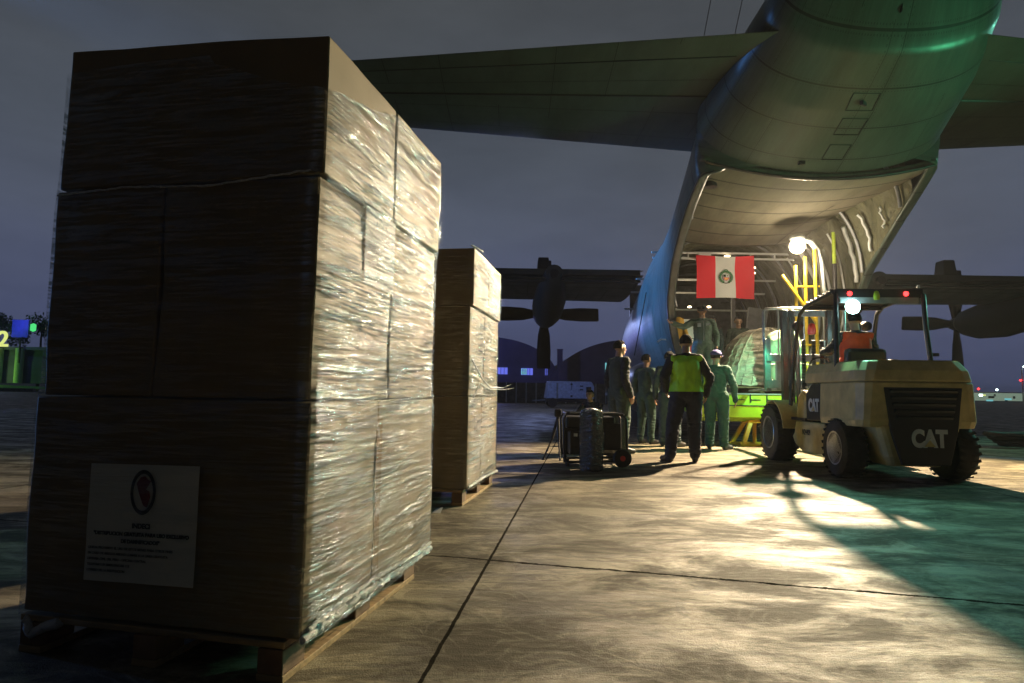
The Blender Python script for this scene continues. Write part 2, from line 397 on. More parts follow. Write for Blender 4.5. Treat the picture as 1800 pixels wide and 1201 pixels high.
    c = t.mix(t.math('MULTIPLY', t.ramp(n3, ((.4, 0), (.6, 1))), .4), c, (.16, .15, .13))
    st = t.vor(t.map(o, (1.3, 2.4, 1)), .8); c = t.mix(t.math('MULTIPLY', t.ramp(t.math('ADD', st, t.math('MULTIPLY', n2, .5)), ((.30, 1), (.42, 0))), .45), c, (.09, .08, .065))
    blot = t.noise(t.map(o, (.8, 1.5, 1)), 1.9, 9, .72, 1.0); c = t.mix(t.math('MULTIPLY', t.ramp(blot, ((.515, 0), (.58, 1))), .65), c, (.065, .053, .036))
    c = t.mix(t.math('MULTIPLY', t.ramp(fine, ((.45, 0), (.57, 1))), .25), c, (.12, .11, .09))
    c = t.mix(t.math('MULTIPLY', hair, .0), c, (.05, .045, .035)); c = t.mix(t.math('MULTIPLY', crack, .93), c, (.014, .012, .010))
    h = t.math('ADD', t.math('MULTIPLY', swirl, .055), t.math('ADD', t.math('MULTIPLY', n2, .55), t.math('MULTIPLY', fine, .28)))
    h = t.math('SUBTRACT', h, t.math('MULTIPLY', crack, 1.2))
    b = t.bump(h, .8, .020)
    # tyre tracks left by the forklift
    trk = None
    for cx_, cy_, r_ in ((13.5, 3.2, 9.35), (13.5, 3.2, 10.75), (-3.0, 16.5, 12.2)):
        dd = t.math('SQRT', t.math('ADD', t.math('POWER', t.math('ABSOLUTE', t.math('SUBTRACT', X, cx_)), 2), t.math('POWER', t.math('ABSOLUTE', t.math('SUBTRACT', Y, cy_)), 2)))
        q = t.math('LESS_THAN', t.math('ABSOLUTE', t.math('SUBTRACT', t.math('ADD', dd, t.math('MULTIPLY', wob2, 1.5)), r_)), .11); trk = q if trk is None else t.math('MAXIMUM', trk, q)
    c = t.mix(t.math('MULTIPLY', trk, t.ramp(t.noise(o, 3.5, 6, .7), ((.40, .05), (.60, .62)))), c, (.045, .038, .028))
    gloss = t.math('MULTIPLY', t.ramp(base_n, ((.42, .34), (.57, 1))), t.math('SUBTRACT', 1, crack))
    rr = t.math('SUBTRACT', .80, t.math('MULTIPLY', gloss, .36), 0, True)
    t.pbr(c, rr, 0, b, t.math('MULTIPLY', gloss, .24)); return t.m
M['ground'] = ground_mat()
g = MB().add([(-900, -60, 0), (900, -60, 0), (900, 1500, 0), (-900, 1500, 0)], [(0, 1, 2, 3)]).build('ground', 'ground'); struct(g)

# ------------------------------------------------------------------ stretch-wrapped pallets
def film_mat(name, amount=1.0, seed=0):
    t = NT(name); uv = t.uv()
    def streak(rot, su, sv, sc, d=4): return t.noise(t.map(uv, (su, sv, 1), (0, 0, rad(rot)), (seed, seed*.7, 0)), sc, d, .62)
    a = streak(4, .6, 11, 9); b = streak(-16, .5, 9, 11); c = streak(24, .5, 9, 10); k = t.noise(t.map(uv, (1, 1.8, 1), (0, 0, .2), (seed, 0, 0)), 34, 5, .65, .8)
    m1 = t.ramp(t.noise(t.map(uv, (.9, 1.3, 1), (0, 0, 0), (seed*2, 1, 0)), 1.7, 3), ((.42, 0), (.58, 1)))
    m2 = t.ramp(t.noise(t.map(uv, (1, 1, 1), (0, 0, 0), (seed+5, 3, 0)), 2.3, 3), ((.46, 0), (.60, 1)))
    us = t.n('SeparateXYZ'); t.l(uv, us.inputs[0]); side = t.ramp(t.math('DIVIDE', us.outputs[0], 2.4), ((.455, .13), (.48, 1)))
    h = t.mix(m1, a, b); h = t.mix(m2, h, c); h = t.mix(t.math('MULTIPLY', m2, .30), h, k)
    ridg = t.math('ABSOLUTE', t.math('SUBTRACT', h, .5))
    big = t.noise(t.map(uv, (.8, 2.2, 1), (0, 0, .25)), 2.4, 3)
    coarse = streak(7, .5, 6, 5, 5)
    H = t.math('ADD', t.math('ADD', h, t.math('MULTIPLY', ridg, .8)), t.math('MULTIPLY', t.math('ADD', t.math('MULTIPLY', big, 1.8), coarse), 1.3))
    H = t.math('MULTIPLY', H, side)
    nr = t.bump(H, 1, .017)
    lay = t.n('LayerWeight'); lay.inputs['Blend'].default_value = .35; t.l(nr, lay.inputs['Normal'])
    dens = t.ramp(t.noise(t.map(uv, (.5, 1.6, 1), (0, 0, .3), (seed, 2, 0)), 2.2, 5), ((.32, .30), (.60, 1)))
    fac = t.math('MULTIPLY', t.math('MULTIPLY_ADD', lay.outputs['Fresnel'], 2.6, .20, True), t.math('MULTIPLY', t.math('MULTIPLY', dens, amount), t.math('MULTIPLY_ADD', side, .6, .4)), 0, True)
    fold = t.ramp(t.math('ADD', t.math('MULTIPLY', h, .6), t.math('MULTIPLY', coarse, .4)), ((.465, .03), (.54, 1)))
    fac = t.math('MULTIPLY', fac, t.math('ADD', fold, .06), 0, True)
    gl = t.n('BsdfGlossy'); t.l(nr, gl.inputs['Normal']); gl.inputs['Roughness'].default_value = .12; gl.inputs['Color'].default_value = (.82, .94, 1, 1)
    tr = t.n('BsdfTransparent'); tr.inputs['Color'].default_value = (.97, .97, .97, 1)
    mxs = t.n('MixShader'); t.l(fac, mxs.inputs[0]); t.l(tr.outputs[0], mxs.inputs[1]); t.l(gl.outputs[0], mxs.inputs[2])
    t.l(mxs.outputs[0], t.out.inputs[0]); return t.m
M['film'] = film_mat('stretch_film', 1.0, 0)
M['film2'] = film_mat('stretch_film_far', 1.0, 13.7)
t = NT('bunched_film'); v = t.obj(); t.pbr((.62, .62, .60), .16, 0, t.bump(t.noise(v, 60, 5, .7), 1, .02), 1); M['rope'] = t.m

def crumple(p, s=3, a=.004): return Vector((N(p[0]*s, p[1]*s, p[2]*s), N(p[1]*s+7, p[2]*s, p[0]*s), N(p[2]*s+3, p[0]*s, p[1]*s)))*a
def carton_tier(name, parent, x0, x1, y0, y1, z0, z1, seamx=None, seamy=None, bulge=.012, seed=0):
    """one tier of cartons: a solid block with softly bulging cardboard walls and open seams"""
    me = MB(); gap = .006
    xs = [x0]+(seamx or [])+[x1]; ys = [y0]+(seamy or [])+[y1]; obs = []
    for i in range(len(xs)-1):
        for j in range(len(ys)-1):
            a, b, c, d = xs[i]+gap*(i > 0), xs[i+1]-gap*(i < len(xs)-2), ys[j]+gap*(j > 0), ys[j+1]-gap*(j < len(ys)-2)
            bm = bmesh.new(); bmesh.ops.create_cube(bm, size=1)
            for v in bm.verts: v.co = Vector(((a+b)/2+v.co.x*(b-a), (c+d)/2+v.co.y*(d-c), (z0+z1)/2+v.co.z*(z1-z0)))
            bmesh.ops.subdivide_edges(bm, edges=bm.edges, cuts=13, use_grid_fill=True)
            cx, cy, cz = (a+b)/2, (c+d)/2, (z0+z1)/2
            for v in bm.verts:
                p = v.co; ux, uy, uz = (p.x-cx)/(b-a)*2, (p.y-cy)/(d-c)*2, (p.z-cz)/(z1-z0)*2
                w = Vector((ux*(1-uz*uz)*(1-uy*uy)*(abs(ux) > .99), uy*(1-uz*uz)*(1-ux*ux)*(abs(uy) > .99), 0))*bulge
                n3 = N(p.x*2.1+seed, p.y*2.1, p.z*2.6)*.008
                w += Vector((ux*n3*(abs(ux) > .99), uy*n3*(abs(uy) > .99), 0))
                v.co = p+w+crumple(p+Vector((seed, 0, 0)), 5, .0025)
            m = bpy.data.meshes.new(name); bm.to_mesh(m); bm.free(); m.materials.append(M['card'])
            o = bpy.data.objects.new(name, m); link(o, parent); smooth(o, 50)
            bv = o.modifiers.new('b', 'BEVEL'); bv.width = .006; bv.segments = 2; bv.limit_method = 'ANGLE'; bv.angle_limit = rad(60)
            obs.append(o)
    return obs

def pallet_parts(parent, w, l):
    """a wooden pallet: x 0..w, y 0..l, 14 cm high: bottom boards, blocks, stringers, deck"""
    for x in (.05, w/2, w-.05): MB().box((x, l/2, .012), (.10, l, .024)).build('bottom_board', 'wood', parent, bevel=.003)
    for x in (.05, w/2, w-.05):
        for y in (.07, l/2, l-.07): MB().box((x, y, .066), (.095, .14, .082)).build('block', 'wooddark', parent, bevel=.004)
    for i in range(7): MB().box((w/2, .05+i*(l-.1)/6, .122), (w, .10, .022)).build('deck_board', 'wood', parent, bevel=.003)
def film_shell(name, m, parent, w, l, prof, ztop, seed=0, off=.010, inset=None):
    """film wound round the load: perimeter u (m), height v (m)"""
    per = [(0, 0), (w, 0), (w, l), (0, l), (0, 0)]; L = [0, w, w+l, 2*w+l, 2*w+2*l]; tot = L[-1]; rc = .022
    def f(u, v):
        s_ = u*tot; k = max(i for i in range(4) if L[i] <= s_+1e-9 and i < 4); fr = (s_-L[k])/(L[k+1]-L[k])
        p = Vector((per[k][0]+(per[k+1][0]-per[k][0])*fr, per[k][1]+(per[k+1][1]-per[k][1])*fr, 0))
        nx = (0, 1, 0, -1)[k]; ny = (-1, 0, 1, 0)[k]
        zt = ztop(s_, tot); z = prof['z0']+v*(zt-prof['z0'])
        dx0, dx1, dy0, dy1 = prof['inset'](z)
        # inset of the tier at this height
        p.x = dx0+p.x/w*(w-dx1-dx0); p.y = dy0+p.y/l*(l-dy1-dy0)
        bul = .014*math.sin(PI*min(1, max(0, fr)))+.010*N(s_*1.7+seed, z*2.0)+.003*N(s_*5+seed, z*14+s_*3)
        e_ = min(fr, 1-fr)*(L[k+1]-L[k]); q = min(1, e_/rc)
        p += Vector((nx, ny, 0))*(off+max(-.002, bul)*min(1, e_/.15)+.004*q)
        return (p.x, p.y, z)
    def uvf(u, v):
        s_ = u*tot; zt = ztop(s_, tot); return (s_, prof['z0']+v*(zt-prof['z0']))
    return grid(name, f, int(tot/.02), int(2.1/.018), m, parent, uvf, 180)
def rope(name, parent, pts, r, seed, m='rope'):
    P = []; R = []
    for i in range(len(pts)-1):
        a, b = Vector(pts[i]), Vector(pts[i+1]); n = max(2, int((b-a).length/.012))
        for k in range(n):
            p = a.lerp(b, k/n); s_ = len(P)*.35
            P.append(p+Vector((N(s_, seed), N(s_, seed+5), N(s_, seed+9)))*r*.7); R.append(r*(.75+.6*abs(N(s_*1.4, seed+3))))
    return MB().tube(P, R, 9).build(name, m, parent, sm=60)

# near pallet : local x along its front face, y away
a1 = math.atan2(-.235, 1.10)   # front face runs from left corner to near corner
P1 = thing('wrapped_pallet_load', 'tall film-wrapped carton stack closest to the camera with a white notice sheet', 'wrapped pallet', (-1.79, 2.335, 0), a1, 'shrink-wrapped pallets of cartons')
w1, l1 = 1.135, 1.25
pal = pallet_parts(P1, w1-.06, l1-.05)
def ins1(z):
    f = lambda a, b, c: float(np.interp(z, [.86, 1.0, 1.64, 1.80], [a, b, b, c]))
    return (f(0, .012, .030), f(0, .008, -.014), f(0, .006, 0), 0)
def cartons1():
    top = carton_tier('carton', P1, .030, w1+.014, 0, l1, 1.725, 2.235, [], [.62], .006, 1)
    for o in top:
        for v in o.data.vertices:
            if v.co.z > 1.9: v.co.z += .055*(1-v.co.x/w1)*(v.co.z-1.9)/.33
    carton_tier('carton', P1, .012, w1-.008, .006, l1, .935, 1.72, [.50], [.66], .010, 4)
    carton_tier('carton', P1, .0, w1, 0, l1, .145, .93, [], [.54, ], .012, 8)
cartons1()
film_shell('stretch_film', 'film', P1, w1, l1, dict(z0=.13, inset=ins1),
           lambda s_, T: 2.235-.05-.17*max(0, 1-abs(s_-w1)/.55)+.03*N(s_*3) if s_ > w1*.6 else 2.19, 0)
rope('film_roll', P1, [(w1+.012, -.01, .15), (w1+.015, .4, .165), (w1+.012, .8, .15), (w1+.008, l1, .15)], .016, 2)
rope('film_roll', P1, [(w1+.016, .02, .175), (w1+.02, .5, .20), (w1+.016, 1.0, .178), (w1+.01, l1, .18)], .010, 5)
rope('film_roll', P1, [(.02, -.005, .12), (.06, 0, .07), (.12, -.005, .10), (.2, 0, .125)], .022, 7)
rope('film_roll', P1, [(w1-.03, -.014, 1.735), (w1*.62, -.016, 1.70), (w1*.3, -.014, 1.715), (.02, -.012, 1.70)], .0045, 8)
# notice sheet on the front
def sheet(parent, x0, x1, z0, z1, y, ax='x', nm='notice_sheet', tilt=0):
    def f(u, v):
        x = x0+(x1-x0)*u; z = z0+(z1-z0)*v+tilt*(u-.5)
        k = .0035*N(u*3.2, v*3)+.0015 if ax == 'x' else .002
        return (x, y-k, z) if ax == 'x' else (y+k, x, z)
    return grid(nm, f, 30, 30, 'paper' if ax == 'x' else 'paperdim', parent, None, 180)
sheet(P1, .285, .735, .285, .695, -.018, tilt=.006)
def lab(body, x, z, size, bold=0, align='CENTER', m='ink', sx=1):
    text('lettering', body, size, m, P1, frame((x, -.0245, z), (1, 0, .012), (0, 0, 1)), align, .0004, bold, sx)
lab('INDECI', .515, .475, .023, .0010)
lab('"DISTRIBUCION GRATUITA PARA USO EXCLUSIVO', .515, .447, .0172, .0009)
lab('DE DAMNIFICADOS"', .515, .422, .0172, .0009)
for i, s_ in enumerate(('QUEDA PROHIBIDO EL USO DE ESTOS BIENES PARA OTROS FINES', 'EN CASO DE IRREGULARIDAD LLAMAR A LA LINEA GRATUITA', 'DEFENSA CIVIL DEL PERU - OFICINA CENTRAL', 'TELEFONO DE EMERGENCIAS 115', 'CORREO DE LA INSTITUCION')):
    lab(s_, .30, .395-.0195*i, .0118, .0002, 'LEFT')
# oval seal with a country map
me = MB()
for (ra, rb, rc_, rd) in ((.052, .078, .040, .064),):
    n = 40
    o_ = [Vector((.515+ra*math.cos(2*PI*k/n), -.0250, .600+rb*math.sin(2*PI*k/n))) for k in range(n)]
    i_ = [Vector((.515+rc_*math.cos(2*PI*k/n), -.0250, .600+rd*math.sin(2*PI*k/n))) for k in range(n)]
    me.add([*o_, *i_], [(k, (k+1) % n, n+(k+1) % n, n+k) for k in range(n)])
me.build('seal_ring', 'ink', P1)
mp = [(-.028, .030), (-.012, .052), (.006, .056), (.018, .044), (.030, .040), (.020, .022), (.012, .010), (.026, .004), (.031, -.012), (.026, -.030), (.020, -.052), (.004, -.046), (-.008, -.022), (-.020, .004)]
MB().add([(.515+x, -.0253, .60+z) for x, z in mp], [tuple(range(len(mp)))]).build('seal_map', 'redink', P1)
# printed sheet under the film on the lit side
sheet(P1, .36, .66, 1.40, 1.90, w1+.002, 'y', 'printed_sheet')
for k, s_ in enumerate(('REPUBLICA', 'DEL PERU')):
    text('lettering', s_, .052, 'ink', P1, frame((w1+.0072, .51, 1.80-.07*k), (0, 1, 0), (0, 0, 1)), 'CENTER', .0004, .0012)
for k in range(4):
    text('lettering', ('AYUDA', 'HUMANITARIA', 'CARGA AEREA', 'LIMA')[k], .035, 'ink', P1, frame((w1+.0072, .51, 1.66-.055*k), (0, 1, 0), (0, 0, 1)), 'CENTER', .0004)
tp = MB(); tp.box((w1+.0035, .56, .54), (.003, .055, .74)); tp.build('packing_tape', 'tape', P1)

# far pallet
P2 = thing('wrapped_pallet_load', 'narrow-looking stack of film-wrapped cartons standing behind the nearest one, film ends sticking out', 'wrapped pallet', (-1.475, 5.52, 0), math.atan2(-.20, 1.14), 'shrink-wrapped pallets of cartons')
w2, l2 = 1.14, 1.25
pallet_parts(P2, w2-.05, l2)
def ins2(z):
    if z > 1.72: return (.0, -.012, .0, .03)
    return (.0, .018, .0, .0)
carton_tier('carton', P2, 0, w2+.012, 0, l2-.03, 1.725, 2.235, [], [.6], .006, 21)
carton_tier('carton', P2, 0, w2-.018, 0, l2, .935, 1.72, [.5], [.6], .010, 24)
carton_tier('carton', P2, 0, w2-.014, 0, l2, .145, .93, [.6], [.5], .010, 28)
film_shell('stretch_film', 'film2', P2, w2, l2, dict(z0=.13, inset=ins2), lambda s_, T: 2.215+.02*N(s_*4), 31)
rope('film_roll', P2, [(w2+.0, .0, .16), (w2+.004, .6, .17), (w2, l2, .15)], .014, 12)
rope('film_roll', P2, [(w2+.004, .02, 1.25), (w2+.02, .35, 1.10), (w2+.01, .75, 1.02), (w2+.07, l2-.1, 1.02), (w2+.14, l2, 1.06)], .007, 14)
rope('film_roll', P2, [(w2+.004, .1, .92), (w2+.012, .3, 1.05), (w2+.012, .75, 1.0), (w2+.08, l2-.1, 1.0), (w2+.17, l2+.02, 1.02)], .006, 17)
rope('film_roll', P2, [(w2+.01, .02, 2.235), (w2-.03, .03, 2.27), (w2+.02, .1, 2.25), (w2+.05, .2, 2.24)], .008, 19)
lit = MB().add([(-.62, 5.02, .002), (-.55, 5.0, .002), (-.54, 5.10, .035), (-.60, 5.12, .012)], [(0, 1, 2, 3)]).build('paper_scrap', 'paper')
tag(lit, 'small crumpled white paper scrap on the dark ground beside the farther wrapped stack', 'paper scrap')

# ------------------------------------------------------------------ the aircraft
AC = thing('cargo_aircraft', 'large grey four-propeller military transport aircraft seen from behind with its tail ramp open', 'aircraft', (0, 0, 0))
SY = [7.3, 7.6, 7.9, 8.2, 9.0, 10.2, 10.34, 11.3, 12.5, 13.7, 15, 26, 30, 33, 35]
SB = [7.15, 6.75, 6.28, 5.80, 5.30, 4.80, 3.9, 2.6, 1.3, .68, .60, .60, .9, 1.6, 2.6]
ST = [7.5, 7.5, 7.4, 7.25, 6.95, 6.60, 6.55, 6.15, 5.75, 5.5, 5.35, 5.35, 5.3, 4.6, 3.4]
SW = [.5, 1.15, 1.45, 1.62, 1.86, 2.10, 2.11, 2.16, 2.18, 2.18, 2.18, 2.18, 2.1, 1.6, .5]
def X0(Y): return 5.22+.022*(Y-10)+.12*max(0, Y-15)
def sec(Y, a, off=0):
    """hull point: a = 0 at the bottom, going round over the left side (pi/2), top (pi), right (3pi/2)"""
    zb, zt, hw = np.interp(Y, SY, SB), np.interp(Y, SY, ST), np.interp(Y, SY, SW)
    n = 2.2; s_, c = math.sin(a), -math.cos(a)
    x = -hw*math.copysign(abs(s_)**(2/n), s_); z = (zb+zt)/2+(zt-zb)/2*math.copysign(abs(c)**(2/n), c)
    k = 1-off/max(.3, hw); return Vector((X0(Y)+x*k, Y, (zb+zt)/2+(z-(zb+zt)/2)*(1-off/max(.3, (zt-zb)/2))))
def sill_z(Y, side=0):
    if side: return float(np.interp(Y, [10.15, 11.35, 12.55, 12.95, 13.25, 13.5, 13.75], [5.10, 4.40, 3.60, 3.1, 2.3, 1.5, .95]))
    return float(np.interp(Y, [10.15, 10.9, 11.9, 12.4, 12.9, 13.4, 13.75], [4.92, 4.40, 3.60, 3.0, 2.2, 1.4, .95]))
def ang_at(Y, z, off=0):
    lo, hi = 0, PI
    for _ in range(40):
        mid = (lo+hi)/2
        if sec(Y, mid, off).z < z: lo = mid
        else: hi = mid
    return lo
def hull_f(Ya, Yb, off=0, cut=False):
    def f(u, v):
        Y = Ya+(Yb-Ya)*v; a0 = ang_at(Y, sill_z(Y)) if cut else 0; a1 = 2*PI-ang_at(Y, sill_z(Y, 1)) if cut else 2*PI
        return sec(Y, a0+(a1-a0)*u, off)
    return f
def hull_uv(Ya, Yb): return lambda u, v: (u*12.6, Ya+(Yb-Ya)*v)
grid('fuselage', hull_f(13.75, 35), 96, 90, 'hull', AC, hull_uv(13.75, 35), solid=0)
grid('fuselage_side', hull_f(10.2, 13.75, 0, True), 110, 60, 'hull', AC, hull_uv(10.2, 13.75), solid=0)
grid('tail_cone', hull_f(7.3, 10.2), 110, 60, 'hull', AC, hull_uv(7.3, 10.2), solid=0)
# inner lining, left and right walls + ceiling
def lining(u, v):
    Y = 10.9+(24-10.9)*v; a0 = ang_at(Y, sill_z(Y)+.02) if Y < 13.75 else ang_at(Y, 1.0)
    a1 = 2*PI-(ang_at(Y, sill_z(Y, 1)+.02) if Y < 13.75 else ang_at(Y, 1.0))
    p = sec(Y, a0+(a1-a0)*u, .13)
    fold = .022*math.sin(Y*11+1.5*N(Y*.8, u*6))*(1 if .03 < u < .97 else 0)+.05*N(Y*2.2, u*20)
    d = Vector((X0(Y)-p.x, 0, 3.0-p.z)).normalized(); return p+d*(.02+max(-.03, fold))
grid('cabin_lining', lining, 80, 150, 'insul', AC)
# the lip along the cut edge of the hull
for sd in (0, 1):
    def lip(u, v, sd=sd):
        Y = 10.25+(13.75-10.25)*v; a0 = ang_at(Y, sill_z(Y, sd)); a = a0 if sd == 0 else 2*PI-a0
        k = (-.015+.17*u); p = sec(Y, a, k); return p+Vector((0, 0, -.006-.02*u))
    grid('door_sill', lip, 4, 60, 'hull' if sd else 'rimpaint', AC, lambda u, v: (u, v*3.7), solid=.05)
# seam tubes, ducts and hoses on the right-hand wall
pp = MB()
for i, (Y, z0, z1) in enumerate(((11.7, 4.3, 4.75), (12.2, 3.95, 4.8), (12.8, 3.4, 4.7), (13.3, 2.3, 4.7), (13.9, 1.1, 4.6), (14.5, 1.1, 4.6), (15.2, 1.1, 4.6))):
    pts = []
    for k in range(10):
        z = z0+(z1-z0)*k/9; a = 2*PI-ang_at(Y, z); p = sec(Y, a, .22); pts.append(p+Vector((.03*N(i, k*.7), .10*N(k*.5, i*3), 0)))
    pp.tube(pts, .022+.012*(i % 3), 8)
pp.build('wall_duct', 'whitepaint', AC, sm=60)
for i, Y in enumerate((11.2, 12.6, 14.2, 15.9, 17.6, 19.3, 21)):
    r_ = []
    a0 = ang_at(Y, max(1.05, sill_z(Y)+.05)); a1 = 2*PI-ang_at(Y, max(1.05, sill_z(Y, 1)+.05))
    for k in range(40):
        a = a0+(a1-a0)*k/39; r_.append(sec(Y, a, .20))
    MB().tube(r_, .035, 6).build('hoop_frame', 'greysteel', AC, sm=60)
# cargo door folded up under the tail
def cdoor(u, v):
    Y = 10.25+(14.4-10.25)*v; hw = 2.04-.02*v; x = (u*2-1)
    zz = 4.70+.30*abs(x)**2*(1-.55*v)+.07*math.sin(PI*v)-.17*v; hull = sec(Y, ang_at(Y, zz+.08)) if Y > 10.4 else None
    if hull is not None: hw = min(hw, X0(Y)-hull.x-.05)
    return (X0(Y)+hw*x, Y, 4.70+.30*abs(x)**2*(1-.55*v)+.07*math.sin(PI*v)-.17*v)
grid('cargo_door', cdoor, 50, 40, 'doorp', AC, lambda u, v: (u*4.1+.3, v*4.15+.1), solid=.10, solid_off=1)
MB().cyl((3.62, 11.05, 4.80), (3.62, 11.05, 4.90), .115, .115, 20).build('drain_port', 'black', AC)
# dark gap between tail and door
gp = MB()
for k in range(40):
    x = -2.04+4.08*k/39
gp.tube([cdoor(k/39, 0.002) if 0 else Vector(cdoor(.02+.96*k/39, 0))+Vector((0, -.03, -.012)) for k in range(40)], .028, 6)
gp.build('door_seal', 'black', AC, sm=60)
# hatch outlines on the tail
def tail_pt(dx, Y, off=.004):
    lo, hi = 0, PI/2; tgt = abs(dx)
    for _ in range(30):
        m_ = (lo+hi)/2
        if X0(Y)-sec(Y, m_).x < tgt: lo = m_
        else: hi = m_
    a = lo if dx < 0 else 2*PI-lo; p = sec(Y, a); return Vector((p.x, Y-off*.3, p.z-off))
def hatch(x0, x1, y0, y1):
    pts = [(x0, y0), (x1, y0), (x1, y1), (x0, y1), (x0, y0)]; P_ = []
    for i in range(4):
        for k in range(8): f_ = k/8; P_.append(tail_pt(pts[i][0]+(pts[i+1][0]-pts[i][0])*f_, pts[i][1]+(pts[i+1][1]-pts[i][1])*f_))
    P_.append(P_[0]); return MB().tube(P_, .0075, 5).build('access_hatch', 'black', AC)
hatch(-.17, .22, 9.12, 9.42); hatch(-.12, .22, 9.62, 9.92); hatch(-.20, .20, 8.74, 8.98)
MB().box(tail_pt(.0, 8.86, .03), (.12, .05, .06), .6).build('tail_fitting', 'black', AC, bevel=.01)
MB().box(tail_pt(-.42, 10.0, .02), (.10, .08, .05)).build('tail_fitting', 'black', AC, bevel=.01)

# horizontal stabilisers
def foil(t, th):   # t 0 at LE .. 1 at TE ; thickness half
    return th*2.6*(math.sqrt(max(0, t))*.55-.16*t-.30*t*t-.09*t**3+.0)
def stab(side):
    def surf(sgn):
        def f(u, v):
            r = v; xo = 8.5*r+1.0*(1-r); xo = 1.0+7.5*v
            le = 12.75-.165*xo; te = 8.05+.16*xo*.95
            Y = le+(te-le)*u; th = .30*(1-.55*v)
            z = 6.12+sgn*max(.012, foil(u, th))*(1 if u < .999 else 0)-.04*(1-u)
            return (X0(9)+side*xo, Y, z)
        return f
    lo = grid('stabiliser', surf(-1), 40, 16, 'wingp', AC, lambda u, v: (v*7.5, u*4.2+.2))
    hi = grid('stabiliser_top', surf(1), 40, 16, 'wingp', lo, lambda u, v: (v*7.5, u*4.2+.2))
    tip = MB(); A = [surf(-1)(k/20, 1) for k in range(21)]+[surf(1)(k/20, 1) for k in range(19, 0, -1)]
    tip.add(A, [tuple(range(len(A)))]).build('stabiliser_tip', 'wingp', lo)
    # elevator gap
    q = [Vector(surf(-1)(.62, k/12))+Vector((0, 0, -.004)) for k in range(13)]
    MB().tube(q, .022, 6).build('elevator_gap', 'black', lo)
    q = [Vector(surf(-1)(.88, .12+.88*k/12))+Vector((0, 0, -.003)) for k in range(13)]
    MB().tube(q, .010, 6).build('trim_tab_gap', 'black', lo)
    return lo
stab(-1); stab(1)
# fin
fn = MB(); R_ = []
for (z, le, te, th) in ((6.2, 11.9, 7.9, .32), (6.9, 11.6, 7.8, .30), (9, 11.4, 8.2, .22), (11.6, 10.2, 8.4, .12)):
    ring = []
    for k in range(13): ring.append((X0(9)+max(.01, foil(k/12, th)), le+(te-le)*k/12, z))
    for k in range(11, 0, -1): ring.append((X0(9)-max(.01, foil(k/12, th)), le+(te-le)*k/12, z))
    R_.append(ring)
fn.rings(R_).build('tail_fin', 'wingp', AC, sm=60)
ant = MB(); ant.tube([(2.75, 8.7, 6.15), (3.4, 9.6, 8.6), (4.9, 10.4, 11.3)], .006, 5); ant.tube([(3.15, 8.5, 6.15), (3.9, 9.4, 8.6), (5.0, 10.2, 11.2)], .006, 5)
ant.build('antenna_wire', 'black', AC)
# wings
def wing(side, name='wing'):
    def surf(sgn):
        def f(u, v):
            xo = 1.9+16.9*v; le = 22.6-.06*xo; te = 17.9+.055*max(0, xo-6)
            Y = le+(te-le)*u; th = .42*(1-.4*v); z = 4.50+.012*xo*0+sgn*max(.02, foil(u, th))-.02*(1-u)*2
            return (X0(18)+side*xo, Y, z+(.10 if sgn > 0 else 0))
        return f
    lo = grid(name, surf(-1), 30, 20, 'wingm', AC, lambda u, v: (v*18, u*4.6))
    hi = grid('wing_top', surf(1), 30, 20, 'wingp', lo, lambda u, v: (v*18, u*4.6))
    te = MB(); te.box((X0(18)+side*6.0, 17.93, 4.55), (8.0, .06, .17)); te.build('flap_edge', 'wingm', lo)
    q = MB(); q.box((X0(18)+side*6.0, 18.3, 4.33), (8.0, .9, .05), Matrix.Rotation(.10, 3, 'X')); q.box((X0(18)+side*6.0, 17.82, 4.35), (8.0, .05, .03)); q.build('flap', 'wingm', lo)
    return lo
wl = wing(-1); wr = wing(1)
def engine(x, zc=3.72, ang=0):
    R_ = []
    for (Y, hw, hz, dz) in ((22.95, .24, .24, 0), (22.6, .42, .46, -.02), (22.0, .48, .60, -.05), (20.8, .53, .68, -.02), (19.6, .52, .62, .10), (18.6, .40, .42, .32), (17.7, .25, .22, .55)):
        R_.append([(x+hw*math.cos(t), Y, zc+dz+hz*math.sin(t)) for t in [2*PI*k/24 for k in range(24)]])
    en = MB().rings(R_).build('engine', 'wingm', AC, sm=70)
    MB().lathe([(.01, .62), (.14, .48), (.24, .22), (.25, 0)], (x, 22.95, zc), 'Y', 20).build('spinner', 'black', en, sm=60)
    MB().cyl((x, 17.6, zc+.5), (x, 18.3, zc+.4), .13, .16, 18).build('exhaust_pipe', 'black', en, sm=60)
    for k in range(4):
        a = k*PI/2+ang; d = Vector((math.cos(a), 0, math.sin(a))); w_ = Vector((-math.sin(a), 0, math.cos(a)))
        R2 = []
        for (r_, hw, tw, th) in ((.15, .12, .6, .08), (.45, .17, .4, .07), (.8, .24, .3, .05), (1.4, .27, .2, .035), (2.0, .255, .15, .02), (2.06, .235, .15, .012)):
            c = Vector((x, 23.1, zc))+d*r_; ww = w_*math.cos(tw)+Vector((0, 1, 0))*math.sin(tw); nn = w_*-math.sin(tw)+Vector((0, 1, 0))*math.cos(tw)
            R2.append([c+ww*hw*math.cos(t)+nn*th*math.sin(t) for t in [2*PI*q/12 for q in range(12)]])
        MB().rings(R2).build('propeller_blade', 'black', en, sm=60)
    return en
engine(1.2, 3.95); engine(-4.3, 4.0); engine(10.7, 3.9); engine(16.8, 3.82)
MB().box((.94, 19, 5.0), (.38, .5, .36), taper=.85).build('wing_fairing', 'wingp', AC, bevel=.03); MB().box((13.55, 19, 5.05), (.42, .5, .5), taper=.8).build('wing_fairing', 'wingp', AC, bevel=.03)
